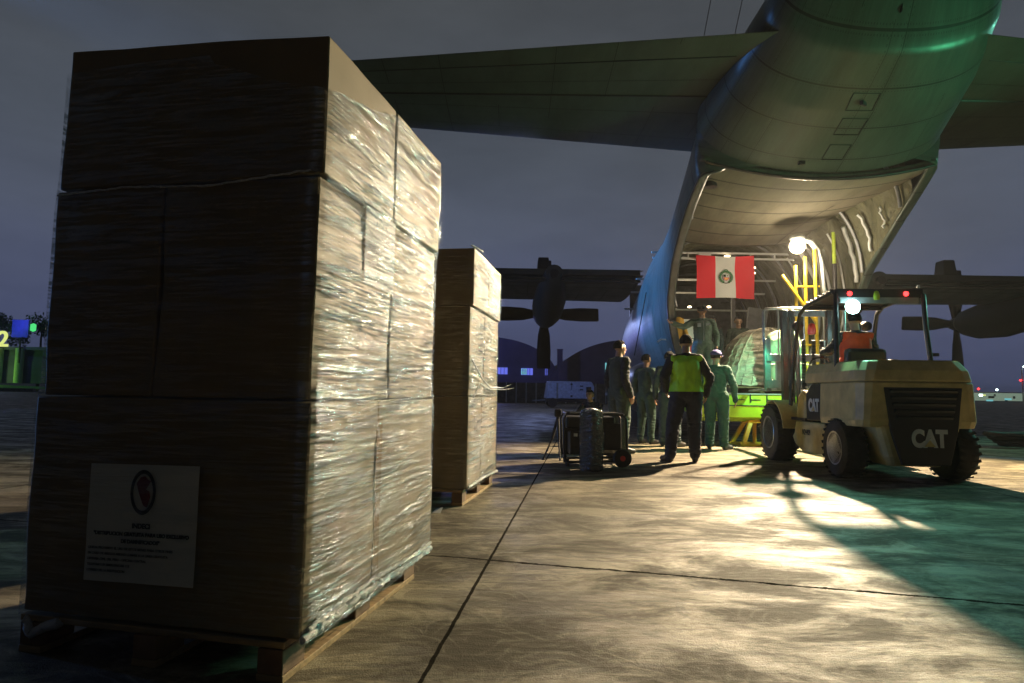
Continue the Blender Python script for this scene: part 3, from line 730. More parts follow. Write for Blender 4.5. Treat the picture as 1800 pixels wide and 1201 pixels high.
# landing-gear sponsons and main wheels
for sd in (-1, 1):
    R_ = []
    for (Y, s_) in ((14.9, .15), (15.3, .62), (16.0, .88), (17.5, 1), (20.5, 1), (22, .8), (23, .3)):
        R_.append([(X0(Y)+sd*(1.9+.62*s_*max(-.2, math.cos(t))), Y, 1.10+.78*s_*math.sin(t)*(1 if math.sin(t) > 0 else .85)) for t in [2*PI*k/24 for k in range(24)]])
    MB().rings(R_).build('gear_sponson', 'hull', AC, sm=70)
    for Y in (18.2, 19.8):
        w_ = MB(); w_.lathe([(.30, -.22), (.52, -.20), (.68, -.12), (.71, 0), (.68, .12), (.52, .20), (.30, .22)], (X0(Y)+sd*2.0, Y, .71), 'X', 28); w_.build('main_wheel', 'rubber', AC, sm=60)
MB().cyl((5.3, 31, .45), (5.3, 31, 1.2), .09).build('nose_strut', 'steel', AC)
w_ = MB(); w_.lathe([(.2, -.15), (.45, -.12), (.48, 0), (.45, .12), (.2, .15)], (5.15, 31, .48), 'X', 24); w_.build('nose_wheel', 'rubber', AC, sm=60)
# cabin floor, ramp and bulkhead
RX0, RX1 = 3.72, 6.92
fl = MB(); fl.box(((RX0+RX1)/2, 19.1, .975), (RX1-RX0+.1, 10.0, .10)); fl.build('cabin_floor', 'greysteel', AC)
rm = MB()
rm.prism([(12.02, 1.005), (12.02, .80), (12.08, .56), (12.35, .47), (14.1, .80), (14.1, 1.005)], RX0, RX1, 'X')
ramp = rm.build('loading_ramp', 'lime', AC, bevel=.012)
rt = MB(); rt.box(((RX0+RX1)/2, 13.04, 1.018), (RX1-RX0+.06, 2.12, .024)); rt.build('ramp_deck', 'greysteel', ramp)
hk = MB()
for i in range(9):
    x = RX0+.3+i*.32; hk.box((x, 12.005, .93), (.018, .03, .16)); hk.box((x+.10, 12.0, .905), (.20, .02, .018))
hk.box(((RX0+RX1)/2, 12.008, .79), (RX1-RX0-.02, .02, .02))
hk.build('ramp_hinge_row', 'black', ramp)
for i in range(4): MB().box((RX0+.42+i*.8, 12.06, .66), (.05, .05, .21), Matrix.Rotation(.25, 3, 'X')).build('ramp_rib', 'lime', ramp)
MB().box((X0(22), 22.5, 3.0), (4.0, .1, 4.0)).build('forward_bulkhead', 'greysteel', AC)
# overhead rails across the opening
rl = MB()
for z, Y in ((4.52, 15.1), (4.36, 15.0)): rl.box((5.4, Y, z), (3.9, .05, .045))
for x in (3.9, 4.35, 4.9, 5.4, 5.9, 6.5): rl.box((x, 15.05, 4.44), (.03, .04, .16))
rl.box((4.75, 15.04, 4.45), (.30, .05, .10))
for z in (4.2, 3.95, 3.6): rl.box((5.4, 17.0+(4.2-z)*3, z), (3.9, .06, .05))
rl.box((3.85, 15.6, 4.05), (.06, 2.2, .05), Matrix.Rotation(.3, 3, 'X')); rl.box((4.0, 16.2, 3.35), (.5, .9, .04)); rl.box((4.0, 16.2, 3.2), (.5, .9, .03))
rl.build('overhead_rail', 'whitepaint', AC, bevel=.004)
sf = MB()
for x in (4.15, 4.6, 6.35): 
    sf.box((x, 17.6, 2.8), (.06, .06, 3.4)); 
sf.box((5.9, 16.3, 2.3), (.10, .08, 2.5)); sf.box((6.25, 15.8, 2.3), (.5, .1, 1.9), Matrix.Rotation(.12, 3, 'Y'))
sf.build('cabin_post', 'greysteel', AC)
for (x, Y, z, r_) in ((5.28, 14.95, 4.42, .07), (6.18, 15.6, 4.28, .06), (6.22, 15.7, 4.16, .055), (4.62, 15.9, 3.28, .05), (5.28, 16.4, 3.36, .06), (5.45, 17, 3.1, .05)):
    MB().lathe([(.01, -.03), (r_, -.02), (r_*.9, .01), (.01, .02)], (x, Y, z), 'Z', 14).build('dome_light', 'dome', AC)
lamp('cabin_dome_lamp', 'POINT', (4.9, 16.6, 3.6), 22, (1, .78, .5), .15)
# door step rail by the left sill
MB().tube([(3.42, 13.2, 1.2), (3.42, 13.2, 2.05), (3.36, 13.2, 2.16), (3.22, 13.2, 2.18), (3.12, 13.18, 2.10)], .022, 8).tube([(3.47, 13.22, 1.2), (3.47, 13.22, 2.1)], .018, 8).build('grab_rail', 'steel', AC, sm=60)
sm_ = MB(); sm_.tube([(3.06, 15.3, 1.95), (3.05, 14.6, 2.6), (3.05, 13.9, 3.3)], .012, 6); sm_.build('skin_seam', 'hull', AC)

# ------------------------------------------------------------------ flag
def flag():
    x0, x1, z0, z1, Y = 4.47, 5.89, 3.33, 4.40, 14.8
    def f(u, v):
        x = x0+(x1-x0)*u; z = z0+(z1-z0)*v
        z -= .035*math.sin(PI*u)*(1 if v > .5 else -.6)*abs(v-.5)*2; x += .02*math.sin(PI*v)*(1 if u < .5 else -1)*abs(u-.5)*2
        return (x, Y+.03*math.sin(u*9+v*3)+.02*math.sin(v*7-u*5)-.004*u, z)
    t = NT('flag_cloth'); uv = t.uv(); s = t.n('SeparateXYZ'); t.l(uv, s.inputs[0])
    w = t.math('LESS_THAN', t.math('ABSOLUTE', t.math('SUBTRACT', s.outputs[0], .5)), .178)
    c = t.mix(w, (.80, .012, .035), (.72, .74, .72)); x = t.pbr(c, .7, 0, t.bump(t.noise(t.map(uv, (3, 3, 1)), 1.4, 3), .4, .03))
    o = grid('national_flag', f, 60, 40, t.m, None)
    tag(o, 'red and white striped flag with a green-wreathed crest hung across the cargo opening', 'flag')
    cx, cz, yy = 5.18, 3.85, 14.745
    for k in range(2):
        for j in range(9):
            a = rad(-60+j*18)*(1 if k else 1); x_ = math.cos(a)*.145*(1 if k else -1); z_ = math.sin(a)*.145
            MB().lathe([(.001, -.004), (.028, 0), (.001, .004)], (cx+x_, yy, cz+z_*.95), 'Y', 10).build('wreath_leaf', GREEN, o)
    MB().prism([(-.075, .07), (.075, .07), (.075, -.03), (.04, -.085), (0, -.10), (-.04, -.085), (-.075, -.03)], 0, .004, 'Y').build('crest_shield', 'whitepaint', o, loc=(cx, yy, cz))
    MB().prism([(-.07, -.005), (.07, -.005), (.07, -.03), (.035, -.078), (0, -.092), (-.035, -.078), (-.07, -.03)], 0, .004, 'Y').build('crest_panel', REDC, o, loc=(cx, yy-.005, cz))
    MB().prism([(-.04, -.02), (.045, -.02), (.03, -.06), (-.03, -.06)], 0, .004, 'Y').build('crest_horn', 'stand', o, loc=(cx, yy-.010, cz))
    MB().prism([(-.068, .005), (-.005, .005), (-.005, .062), (-.068, .062)], 0, .004, 'Y').build('crest_panel', 'glassdark', o, loc=(cx, yy-.005, cz))
    MB().lathe([(.001, -.004), (.018, 0), (.001, .004)], (cx+.035, yy-.004, cz+.034), 'Y', 10).build('crest_tree', GREEN, o)
    R_ = []; MB().tube([(cx+.04*math.cos(a), yy, cz+.155+.03*math.sin(a)) for a in [2*PI*k/20 for k in range(21)]], .011, 6).build('crest_crown', GREEN, o)
    MB().tube([(cx-.07, yy, cz-.135), (cx, yy, cz-.15), (cx+.07, yy, cz-.135)], .009, 6).build('crest_ribbon', 'black', o)
GREEN = mat('wreath_green', (.02, .16, .05), .6); REDC = mat('crest_red', (.5, .02, .03), .6)
flag()

# ------------------------------------------------------------------ work light on its yellow stand
LS = thing('light_stand', 'tall yellow post stand carrying the blazing work lamp at the right of the opening', 'light stand', (5.97, 12.47, 1.03))
for i, (dx, dy, top) in enumerate(((-.13, .06, 2.65), (.04, .0, 2.82), (.22, -.05, 2.97))):
    MB().cyl((dx, dy, 0), (dx, dy, top), .034, .034, 12).build('post', 'ladder', LS, sm=60)
MB().cyl((-.42, .05, 2.45), (.22, -.06, 1.45), .034, .034, 10).build('brace', 'ladder', LS, sm=60)
MB().cyl((-.14, 0, 1.0), (.3, -.05, 1.0), .02).cyl((-.14, 0, 2.2), (.3, -.05, 2.2), .02).build('rung', 'ladder', LS, sm=60)
MB().lathe([(.02, .02), (.14, .03), (.16, .0), (.15, -.03), (.10, -.06), (.02, -.08)], (-.10, .03, 3.23), 'Z', 24).build('lamp_housing', 'whitepaint', LS, sm=60)
lb = MB(); lb.lathe([(.155*math.sin(PI*k/12)+.0005, -.155*math.cos(PI*k/12)) for k in range(13)], (-.12, -.02, 3.04), 'Z', 24); lb.build('lamp_bulb', 'lamp', LS, sm=90)
MB().tube([(.02, -.02, 3.18), (.16, -.02, 3.14), (.30, 0, 2.97), (.38, .02, 2.7), (.42, .04, 2.2), (.44, .02, 1.4), (.44, 0, .3), (.40, 0, .05)], [.05, .055, .06, .06, .055, .05, .045, .04], 10).build('cable_duct', 'whitepaint', LS, sm=60)
lamp('work_lamp_light', 'SPOT', (5.83, 12.25, 4.07), 10000, (1, .76, .48), .07, (2.4, 4.4, -2.6), 108, .5)
lamp('work_lamp_spill', 'POINT', (5.8, 12.2, 3.65), 130, (1, .80, .56), .08)
PL = thing('strap_pole', 'slim lime-yellow pole with a black wrap standing right of the lamp stand', 'pole', (7.0, 13.2, 1.03))
MB().cyl((0, 0, 0), (0, 0, 3.55), .04, .04, 12).build('pole', 'limepole', PL, sm=60)
MB().cyl((0, 0, 2.1), (0, 0, 2.85), .047, .047, 12).build('wrap', 'black', PL, sm=60)

# ------------------------------------------------------------------ netted cargo
NC = thing('netted_cargo_load', 'domed pale bundle of sacks under a cargo net on the ramp', 'cargo load', (5.55, 13.72, 1.035))
def dome(u, v, k=0):
    a = 2*PI*u; n = 3.2; c, s_ = math.cos(a), math.sin(a); el = v*PI/2
    rx, ry = .94, .80; ce, se = math.cos(el)**.62, math.sin(el)**.80
    x = rx*math.copysign(abs(c)**(2/n), c)*ce; y = ry*math.copysign(abs(s_)**(2/n), s_)*ce; z = .17+1.26*se
    z += .0; lay = .040*(1-abs(math.sin(z*21+1.6*N(a*2.2, z*2)))**.5*1.6)*(1-v)**.5*(1 if v < .8 else 0); q = .035*N(x*3, y*3, z*4)+lay
    x += .22*(z-.17)*(1 if x < 0 else .1)*.9
    l = math.hypot(x, y)+1e-6; return (x*(1+(q+k)/l), y*(1+(q+k)/l), z+k+.02*N(x*6, y*6))
t = NT('sack_cloth'); o_ = t.obj(); n_ = t.noise(t.map(o_, (1, 1, 2.5)), 6, 6, .65)
t.pbr(t.mix(t.ramp(n_, ((.3, 0), (.7, 1))), (.42, .40, .31), (.75, .73, .60)), .75, 0, t.bump(t.noise(t.map(o_, (1.2, 1.2, 7)), 4, 5, .6, .8), .9, .05)); M['sack'] = t.m
grid('sack_pile', lambda u, v: dome(u, v), 150, 70, 'sack', NC)
nb = MB()
for i in range(26):
    u = i/26; nb.tube([dome(u, v/24, .018) for v in range(0, 24)], .007 if i % 4 else .018, 5)
for j in (1.2, 5, 9, 13, 17):
    nb.tube([dome(u/80, j/24, .02) for u in range(81)], .009, 5)
nb.build('cargo_net', 'net', NC, sm=60)
for i in range(5): MB().box((0, -.8+i*.4, .125), (2.0, .13, .03)).build('pallet_board', 'wooddark', NC)
for x in (-.9, -.3, .3, .9): MB().box((x, 0, .06), (.10, 1.7, .10)).build('pallet_runner', 'wooddark', NC)
GS = thing('sack_bundle', 'pale green sack bundle behind the forklift load frame', 'sack bundle', (5.48, 12.36, 1.2))
def gsf(u, v):
    a = 2*PI*u; el = v*PI; r_ = math.sin(el)**.5
    c, s_ = math.cos(a), math.sin(a)
    x, y = .36*math.copysign(abs(c)**.7, c)*r_, .30*math.copysign(abs(s_)**.7, s_)*r_; z = .55-.54*math.copysign(abs(math.cos(el))**.8, math.cos(el))
    q = 1+.16*N(x*5, y*5, z*6); return (x*q, y*q, z+.02)
grid('sack', gsf, 60, 40, 'greentarp', GS)
MB().tube([(-.4, -.31, .4), (0, -.36, .45), (.4, -.31, .4)], .012).build('strap', 'net', GS)
# smaller things inside the hold
def carton(x, y, z, d, label, rot=0):
    o = MB().box((0, 0, d[2]/2), d).build('cardboard_carton', 'card', None, bevel=.008, loc=(x, y, z), rot=rot)
    MB().box((0, -d[1]/2-.002, d[2]/2), (.05, .003, d[2])).build('tape', 'tape', o); 
    MB().box((.0, -d[1]/2-.002, d[2]*.62), (.07, .004, .09)).build('printed_mark', 'black', o)
    tag(o, label, 'carton', 'loose cartons in the hold')
carton(4.92, 14.6, 1.035, (.62, .5, .42), 'lower brown carton on the hold floor left of the netted load')
carton(4.98, 14.62, 1.457, (.55, .45, .42), 'upper brown carton with a dark printed mark left of the netted load', .05)
wb = MB(); wb.box((0, 0, .5), (1.15, .5, 1.0)).build('x', 'card') if 0 else None
TB = thing('tall_crate', 'pale tall crate with a diagonal strap standing behind the officer', 'crate', (4.35, 16.2, 1.035))
MB().box((0, 0, .95), (1.1, .8, 1.9)).build('crate_body', 'whitepaint', TB, bevel=.01)
MB().box((0, -.41, 1.5), (1.15, .02, .05), Matrix.Rotation(.5, 3, 'Y')).build('strap', 'net', TB)
MB().box((0, -.405, 1.15), (1.0, .015, .35)).build('side_panel', 'greysteel', TB)
YB = thing('hanging_jacket', 'yellow jacket hanging on the left side of the cargo opening', 'jacket', (3.62, 13.35, 1.9))
def yj(u, v):
    a = 2*PI*u; r_ = .15+.03*N(a*1.3, v*3)+.03*math.sin(v*PI); return (r_*math.cos(a)*(.8+.2*v)+.02*N(v*4, 1), .10*math.sin(a), .85*(1-v)-.1+.02*math.sin(a*3))
grid('jacket_body', yj, 30, 24, 'yellowcloth', YB)
MB().tube([(.1, -.05, .6), (.17, -.09, .35), (.16, -.1, .05)], [.05, .055, .045]).build('sleeve', 'yellowcloth', YB, sm=60)
FE = thing('fire_extinguisher', 'red cylinder extinguisher beside the hanging yellow jacket', 'extinguisher', (3.93, 13.5, 1.75))
MB().lathe([(.02, 0), (.07, .01), (.075, .05), (.075, .36), (.05, .42), (.02, .45)], (0, 0, 0), 'Z', 18).build('cylinder', 'redplastic', FE, sm=60)
MB().box((0, 0, .48), (.05, .04, .06)).tube([(0, 0, .49), (.08, -.03, .46), (.10, -.04, .3)], .012).build('valve', 'black', FE)
MB().box((-.04, .06, .2), (.25, .02, .5)).build('bracket', 'greysteel', FE)
SK = thing('sack_heap', 'low heap of pale knotted sacks on the hold floor left of the officer', 'sack heap', (3.98, 13.9, 1.035))
for k in range(4):
    o_ = grid('sack', lambda u, v, k=k: tuple(Vector((.30*math.cos(2*PI*u)*math.sin(PI*v)**.6, .22*math.sin(2*PI*u)*math.sin(PI*v)**.6, .2-.2*math.cos(PI*v)))*(1+.15*N(u*6, v*5, k))), 30, 20, 'sack', SK)
    o_.location = (.05*(k % 2), .1*(k % 2), .22*k)

# ------------------------------------------------------------------ yellow support stool under the ramp
MS = thing('ramp_support_stool', 'yellow splayed steel stool standing under the open ramp', 'support stool', (4.98, 12.42, 0))
TZ = .475
for sx in (-1, 1):
    for sy in (-1, 1):
        MB().prism([(-.045, -.045), (.045, -.045), (.045, .045), (-.045, .045)], 0, 1, 'Z').v
        a = Vector((sx*.43, sy*.30, .03)); b = Vector((sx*.24, sy*.16, TZ-.03)); q = MB(); w_ = .042
        q.rings([[a+Vector((dx, dy, 0)) for dx, dy in ((-w_, -w_), (w_, -w_), (w_, w_), (-w_, w_))], [b+Vector((dx, dy, 0)) for dx, dy in ((-w_, -w_), (w_, -w_), (w_, w_), (-w_, w_))]])
        q.build('leg', 'stand', MS, bevel=.004)
for sy in (-1, 1): MB().box((0, sy*.235, TZ/2+.0), (.07, .05, TZ-.05)).build('middle_post', 'stand', MS, bevel=.004)
MB().box((0, 0, TZ), (.58, .42, .055)).build('top_plate', 'stand', MS, bevel=.006)
for sy in (-1, 1): MB().box((0, sy*.315, .022), (.98, .07, .044)).build('foot_bar', 'stand', MS, bevel=.004)
for x in (-.43, .43): MB().box((x, 0, .022), (.07, .55, .044)).build('foot_bar', 'stand', MS, bevel=.004)
for x in (-.42, 0, .42): MB().box((x, -.31, .06), (.15, .06, .05)).build('foot_pad', 'stand', MS, bevel=.004)

# ------------------------------------------------------------------ forklift (local: x right, y forward, z up; origin below the rear axle)
FK = thing('forklift_truck', 'yellow diesel forklift seen from behind with its forks at the aircraft ramp', 'forklift', (4.72, 7.62, 0), rad(-4))
def tyre(x, y, R_, w_, nm='wheel'):
    sg = 1 if x > 0 else -1
    wh = MB(); prof = [(R_*.56, -w_/2+.01), (R_*.80, -w_/2-.004), (R_*.93, -w_/2+.012), (R_*.985, -w_*.33), (R_, -w_*.15), (R_, w_*.15), (R_*.985, w_*.33), (R_*.93, w_/2-.012), (R_*.80, w_/2+.004), (R_*.56, w_/2-.01)]
    wh.lathe(prof, (0, 0, 0), 'X', 48)
    for k in range(26):
        a = 2*PI*k/26
        for s2 in (-1, 1):
            aa = a+s2*.06; c = Vector((s2*w_*.27, math.cos(aa)*(R_+.001), math.sin(aa)*(R_+.001)))
            wh.box(c, (w_*.44, R_*.105, .009), Matrix.Rotation(aa-PI/2, 3, 'X') @ Matrix.Rotation(s2*.35, 3, 'Z'))
    o = wh.build('wheel', 'rubber', FK, sm=35, loc=(x, y, R_))
    rm_ = MB(); h = sg*w_/2
    rm_.lathe([(R_*.57, h*.95), (R_*.52, h*.90), (R_*.50, h*.55), (R_*.30, h*.45), (R_*.26, h*.75), (R_*.14, h*.85), (.01, h*.85)], (0, 0, 0), 'X', 32)
    rm_.build('rim', 'rimpaint', o, sm=50)
    MB().lathe([(R_*.55, h*.93), (R_*.585, h*.97), (R_*.57, h*1.0), (R_*.53, h*.95)], (0, 0, 0), 'X', 32).build('rim_ring', 'steel', o, sm=50)
    for k in range(8):
        a = 2*PI*k/8; MB().cyl((h*.5, R_*.40*math.cos(a), R_*.40*math.sin(a)), (h*.62, R_*.40*math.cos(a), R_*.40*math.sin(a)), .014, .014, 6).build('wheel_nut', 'steel', o)
tyre(-.60, 0, .355, .25); tyre(.66, 0, .355, .25); tyre(-.70, 1.95, .425, .32); tyre(.70, 1.95, .425, .32)
# counterweight: vertical loft from plan outlines
def plan(zz, hw, yb, yf, ch):   # rear yb, front yf, chamfer ch
    return [(-hw, yf, zz), (-hw, yb+ch, zz), (-hw+ch*.55, yb+ch*.25, zz), (-hw+ch*1.2, yb, zz), (hw-ch*1.2, yb, zz), (hw-ch*.55, yb+ch*.25, zz), (hw, yb+ch, zz), (hw, yf, zz)]
YB_ = -.56
cw = MB()
cw.rings([plan(.64, .665, YB_+.03, .50, .10), plan(.72, .675, YB_, .50, .10), plan(1.15, .66, YB_-.01, .50, .12), plan(1.165, .645, YB_, .50, .12)])
cwo = cw.build('counterweight', 'yellow', FK, bevel=.018)
lw = MB(); lw.rings([plan(.19, .30, YB_+.12, -.05, .06), plan(.30, .36, YB_+.05, -.05, .06), plan(.66, .47, YB_+.008, -.05, .06)]); lw.build('counterweight_skirt', 'yellow', FK, bevel=.012)
hd = MB()
hd.rings([plan(1.168, .655, YB_-.006, 1.02, .12), plan(1.30, .64, YB_+.01, 1.04, .14), plan(1.42, .585, YB_+.08, 1.05, .15)])
hd.add([(-.585, 1.05, 1.422), (-.585, YB_+.2, 1.422), (-.40, YB_+.08, 1.422), (.40, YB_+.08, 1.422), (.585, YB_+.2, 1.422), (.585, 1.05, 1.422), (0, YB_+.25, 1.395), (0, 1.05, 1.42)], [(0, 1, 6, 7), (1, 2, 6), (2, 3, 6), (3, 4, 6), (4, 5, 7, 6)])
hd.build('engine_hood', 'yellow', FK, bevel=.02)
# dark rear panel with louvres
rp_ = MB(); rp_.prism([(-.40, 1.10), (.46, 1.10), (.40, .62), (.30, .22), (-.22, .22), (-.34, .62)], YB_-.016, YB_+.03, 'Y'); rp_.build('radiator_panel', 'black', FK, bevel=.006)
for k, z in enumerate((1.06, .985, .91, .835, .76)):
    MB().box((.03, YB_-.022, z), (.74-.03*k, .03, .030), Matrix.Rotation(.5, 3, 'X')).build('louvre', 'black', FK, bevel=.003)
def cat(mw, size, parent):
    text('lettering', 'CAT', size*1.12, 'whitepaint', parent, mw, 'CENTER', .003, .014*size/.24, .74)
    o = MB().prism([(-size*.26, -.004), (size*.26, -.004), (0, size*.30)], .004, .010, 'Z').build('logo_triangle', 'yellow', parent); o.data.transform(mw)
cat(frame((.075, YB_-.024, .435), (1, 0, 0), (0, 0, 1)), .235, FK)
# side body
def sideplate(pts, x, th, nm, m, bev=.008):
    MB().prism(pts, x, x+th, 'X').build(nm, m, FK, bevel=bev)
sideplate([(.44, .66), (.44, 1.155), (.80, 1.15), (.98, 1.02), (.98, .66)], -.655, .05, 'side_panel', 'black')
sideplate([(.44, .66), (.44, 1.155), (.80, 1.15), (.98, 1.02), (.98, .66)], .605, .05, 'side_panel', 'black')
cat(frame((-.662, .72, .79), (0, -1, 0), (0, 0, 1)), .20, FK)
for x, s2 in ((-.66, 1), (.60, 1)):
    sideplate([(.42, .22), (.34, .40), (.42, .63), (1.36, .63), (1.42, .46), (1.50, .40), (1.40, .30), (1.12, .20)], x, .06, 'side_skirt', 'yellow', .015)
sideplate([(1.0, .66), (1.0, 1.0), (1.12, 1.08), (1.30, .98), (1.34, .66)], -.655, .10, 'battery_cover', 'yellow', .03)
text('lettering', 'N24409', .105, 'ink', FK, frame((-.6655, .98, .45), (0, -1, 0), (0, 0, 1)), 'CENTER', .001, .002, .8)
MB().box((0, .85, .42), (1.18, 1.7, .36)).build('chassis', 'black', FK, bevel=.01)
MB().box((0, 1.95, .42), (1.0, .22, .24)).build('front_axle', 'black', FK, bevel=.01)
MB().box((0, 0, .36), (.95, .16, .16)).build('rear_axle', 'black', FK, bevel=.01)
for s2 in (-1, 1):
    R_ = []
    for k in range(13):
        a = rad(170-k*13.5); R_.append([(s2*.52, 1.95+.50*math.cos(a), .425+.50*math.sin(a)), (s2*.80, 1.95+.50*math.cos(a), .425+.50*math.sin(a)), (s2*.80, 1.95+.475*math.cos(a), .425+.475*math.sin(a)), (s2*.52, 1.95+.475*math.cos(a), .425+.475*math.sin(a))])
    MB().rings(R_).build('mudguard', 'yellow', FK, sm=40)
MB().box((-.52, 1.25, .66), (.30, .5, .04)).build('step', 'black', FK); MB().box((.52, 1.25, .66), (.30, .5, .04)).build('step', 'black', FK)
MB().box((0, 1.55, .80), (1.05, .06, .42)).build('dashboard', 'black', FK, bevel=.02)
MB().box((-.30, 1.3, .80), (.5, .5, .30)).build('cab_floor', 'black', FK, bevel=.02)
# overhead guard
def post(pts, nm, s_=.030, sq=.05):
    q = MB(); q.tube(pts, s_, 8); return q.build(nm, 'black', FK, sm=50)
for s2 in (-1, 1):
    post([(s2*.585, .18, 1.30), (s2*.55, .22, 1.9), (s2*.545, .24, 2.30), (s2*.53, .35, 2.36)], 'rear_pillar')
    post([(s2*.60, 1.72, .75), (s2*.585, 1.62, 1.3), (s2*.56, 1.50, 1.95), (s2*.55, 1.40, 2.20), (s2*.54, 1.22, 2.285), (s2*.53, .35, 2.36)], 'front_pillar')
MB().box((0, .79, 2.345), (1.04, 1.02, .012), Matrix.Rotation(-.075, 3, 'X')).build('roof_plate', 'black', FK)
for k in range(7): MB().box((0, .42+.13*k, 2.395-.010*k), (1.06, .045, .03), Matrix.Rotation(.35, 3, 'X')).build('roof_bar', 'black', FK)
MB().box((0, .27, 2.325), (1.10, .05, .12)).build('roof_beam', 'black', FK, bevel=.008); MB().box((0, 1.25, 2.27), (1.08, .05, .06)).build('roof_beam', 'black', FK, bevel=.008)
MB().box((0, .255, 2.235), (.98, .02, .075)).build('lamp_bar', 'greysteel', FK)
for x in (-.37, .33): MB().lathe([(.001, -.02), (.026, -.018), (.032, .0), (.024, .01)], (x, .235, 2.32), 'Y', 16).build('tail_lamp', 'redlamp', FK, sm=60)
for o in FK.children:
    if o.name.startswith('tail_lamp'): o.scale = (1, 1, 1)
wl_ = MB(); wl_.lathe([(.02, .07), (.07, .05), (.08, -.01), (.075, -.02)], (-.365, .20, 2.14), 'Y', 20); wl_.build('work_lamp', 'black', FK, sm=60)
MB().lathe([(.001, -.03), (.07, -.022), (.092, 0), (.001, .01)], (-.365, .175, 2.14), 'Y', 20).build('work_lamp_lens', 'worklamp', FK, sm=60)
MB().lathe([(.05, .0), (.055, .05), (.045, .11), (.02, .13)], (-.03, .28, 2.24), 'Z', 16).build('beacon', 'limepole', FK, sm=60)
MB().cyl((.50, .26, 2.40), (.50, .26, 2.44), .02, .012, 8).build('aerial_base', 'steel', FK)
for (x, y, z, w_, h_, nm) in ((.26, 1.30, 1.72, .14, .20, 'mirror'),):
    MB().box((x, y, z), (w_, .03, h_)).build(nm, 'glassdark', FK, bevel=.02)
MB().tube([(.26, 1.3, 1.8), (.26, 1.3, 2.0), (.22, 1.3, 2.27)], .01).build('mirror_arm', 'black', FK)
MB().box((.05, 1.45, 1.80), (.12, .03, .22)).build('cab_mirror', 'limepole', FK, bevel=.01)
MB().lathe([(.001, 0), (.09, .0), (.09, .04), (.06, .07), (.001, .075)], (.33, .6, 1.422), 'Z', 20).build('air_intake', 'black', FK, sm=50)
MB().tube([(.05+.17*math.cos(a)-.30, 1.42+.05*math.sin(a), 1.42+.14*math.sin(a)) for a in [2*PI*k/24 for k in range(25)]], .012, 6).cyl((-.25, 1.42, 1.42), (-.25, 1.55, 1.1), .02).build('steering_wheel', 'black', FK, sm=50)
MB().box((-.05, .55, 1.42), (.52, .14, .42)).build('seat_back', 'black', FK, bevel=.05); MB().box((-.05, .80, 1.22), (.52, .45, .12)).build('seat', 'black', FK, bevel=.04)
# mast, carriage, load frame, forks
for x in (-.42, -.30, .30, .42): MB().box((x, 2.42+.02*(abs(x) < .35), 1.30), (.075, .12, 2.2)).build('mast_rail', 'rimpaint', FK, bevel=.006)
for z in (.35, 1.2, 2.35): MB().box((0, 2.46, z), (.80, .05, .10)).build('mast_crossbar', 'greysteel', FK, bevel=.006)
for x in (-.14, .02, .15): 
    pts = [(x+.01*math.sin(k), 2.36, .75+.075*k) for k in range(16)]
    q = MB()
    for k in range(46): q.lathe([(.030, 0), (.040, .010), (.030, .020)], (x, 2.34, .80+.024*k), 'Z', 10)
    q.build('hydraulic_hose', 'black', FK, sm=60)
for x in (-.2, .22): MB().cyl((x, 2.44, .4), (x, 2.44, 1.9), .035).build('lift_cylinder', 'steel', FK, sm=50)
MB().lathe([(.02, 0), (.06, .01), (.065, .08), (.05, .17), (.02, .19)], (-.02, 2.30, 1.98), 'Z', 16).build('red_canister', 'redplastic', FK, sm=60)
MB().box((0, 2.60, 1.18), (1.30, .07, .14)).box((0, 2.60, 1.62), (1.30, .07, .12)).build('carriage', 'greysteel', FK, bevel=.008)
for x in (-.62, .62): MB().box((x, 2.64, 1.50), (.10, .09, .88)).build('carriage_post', 'greysteel', FK, bevel=.008)
q = MB(); q.tube([(-.66, 2.66, 1.9), (-.66, 2.66, 2.40), (-.63, 2.66, 2.45), (-.3, 2.66, 2.46), (.3, 2.66, 2.46), (.63, 2.66, 2.45), (.66, 2.66, 2.40), (.66, 2.66, 1.9)], .022, 8)
q.build('load_backrest', 'steel', FK, sm=60)
for x in (-.42, 0, .42): MB().cyl((x, 2.66, 1.66), (x, 2.66, 2.46), .014, .014, 8).build('backrest_bar', 'steel', FK, sm=60)
MB().box((-.60, 2.655, 1.78), (.05, .05, .34)).build('backrest_plate', 'black', FK)
for x in (-.40, .40):
    MB().prism([(2.66, 1.08), (2.66, 1.62), (2.72, 1.62), (2.74, 1.14), (4.2, 1.085), (4.2, 1.065)], x-.06, x+.06, 'X').build('fork', 'greysteel', FK, bevel=.004)
for x in (-.5, .5):
    MB().lathe([(.02, -.06), (.07, -.04), (.075, .03)], (x, 1.62, 2.05), 'Y', 16).build('head_lamp', 'black', FK, sm=60)
    MB().lathe([(.001, .02), (.065, .035), (.001, .045)], (x, 1.62, 2.05), 'Y', 16).build('head_lamp_lens', 'worklamp', FK, sm=60)
mwF = Matrix.Translation((4.72, 7.62, 0)) @ Matrix.Rotation(rad(-4), 4, 'Z')
def fl_(p): return tuple(mwF @ Vector(p))
lamp('forklift_rear_light', 'SPOT', fl_((-.365, .12, 2.13)), 180, (.30, 1, .75), .06, fl_((-.365, -3, 2.0)), 165, .3)
lamp('forklift_front_light', 'SPOT', fl_((-.74, 2.2, 1.9)), 45, (.10, 1, .48), .05, fl_((-1.6, 4.2, 0)), 90, .8)
lamp('forklift_front_light', 'SPOT', fl_((.2, 2.78, 1.9)), 340, (.40, 1, .55), .05, fl_((.05, 5.4, 1.1)), 66, .8)

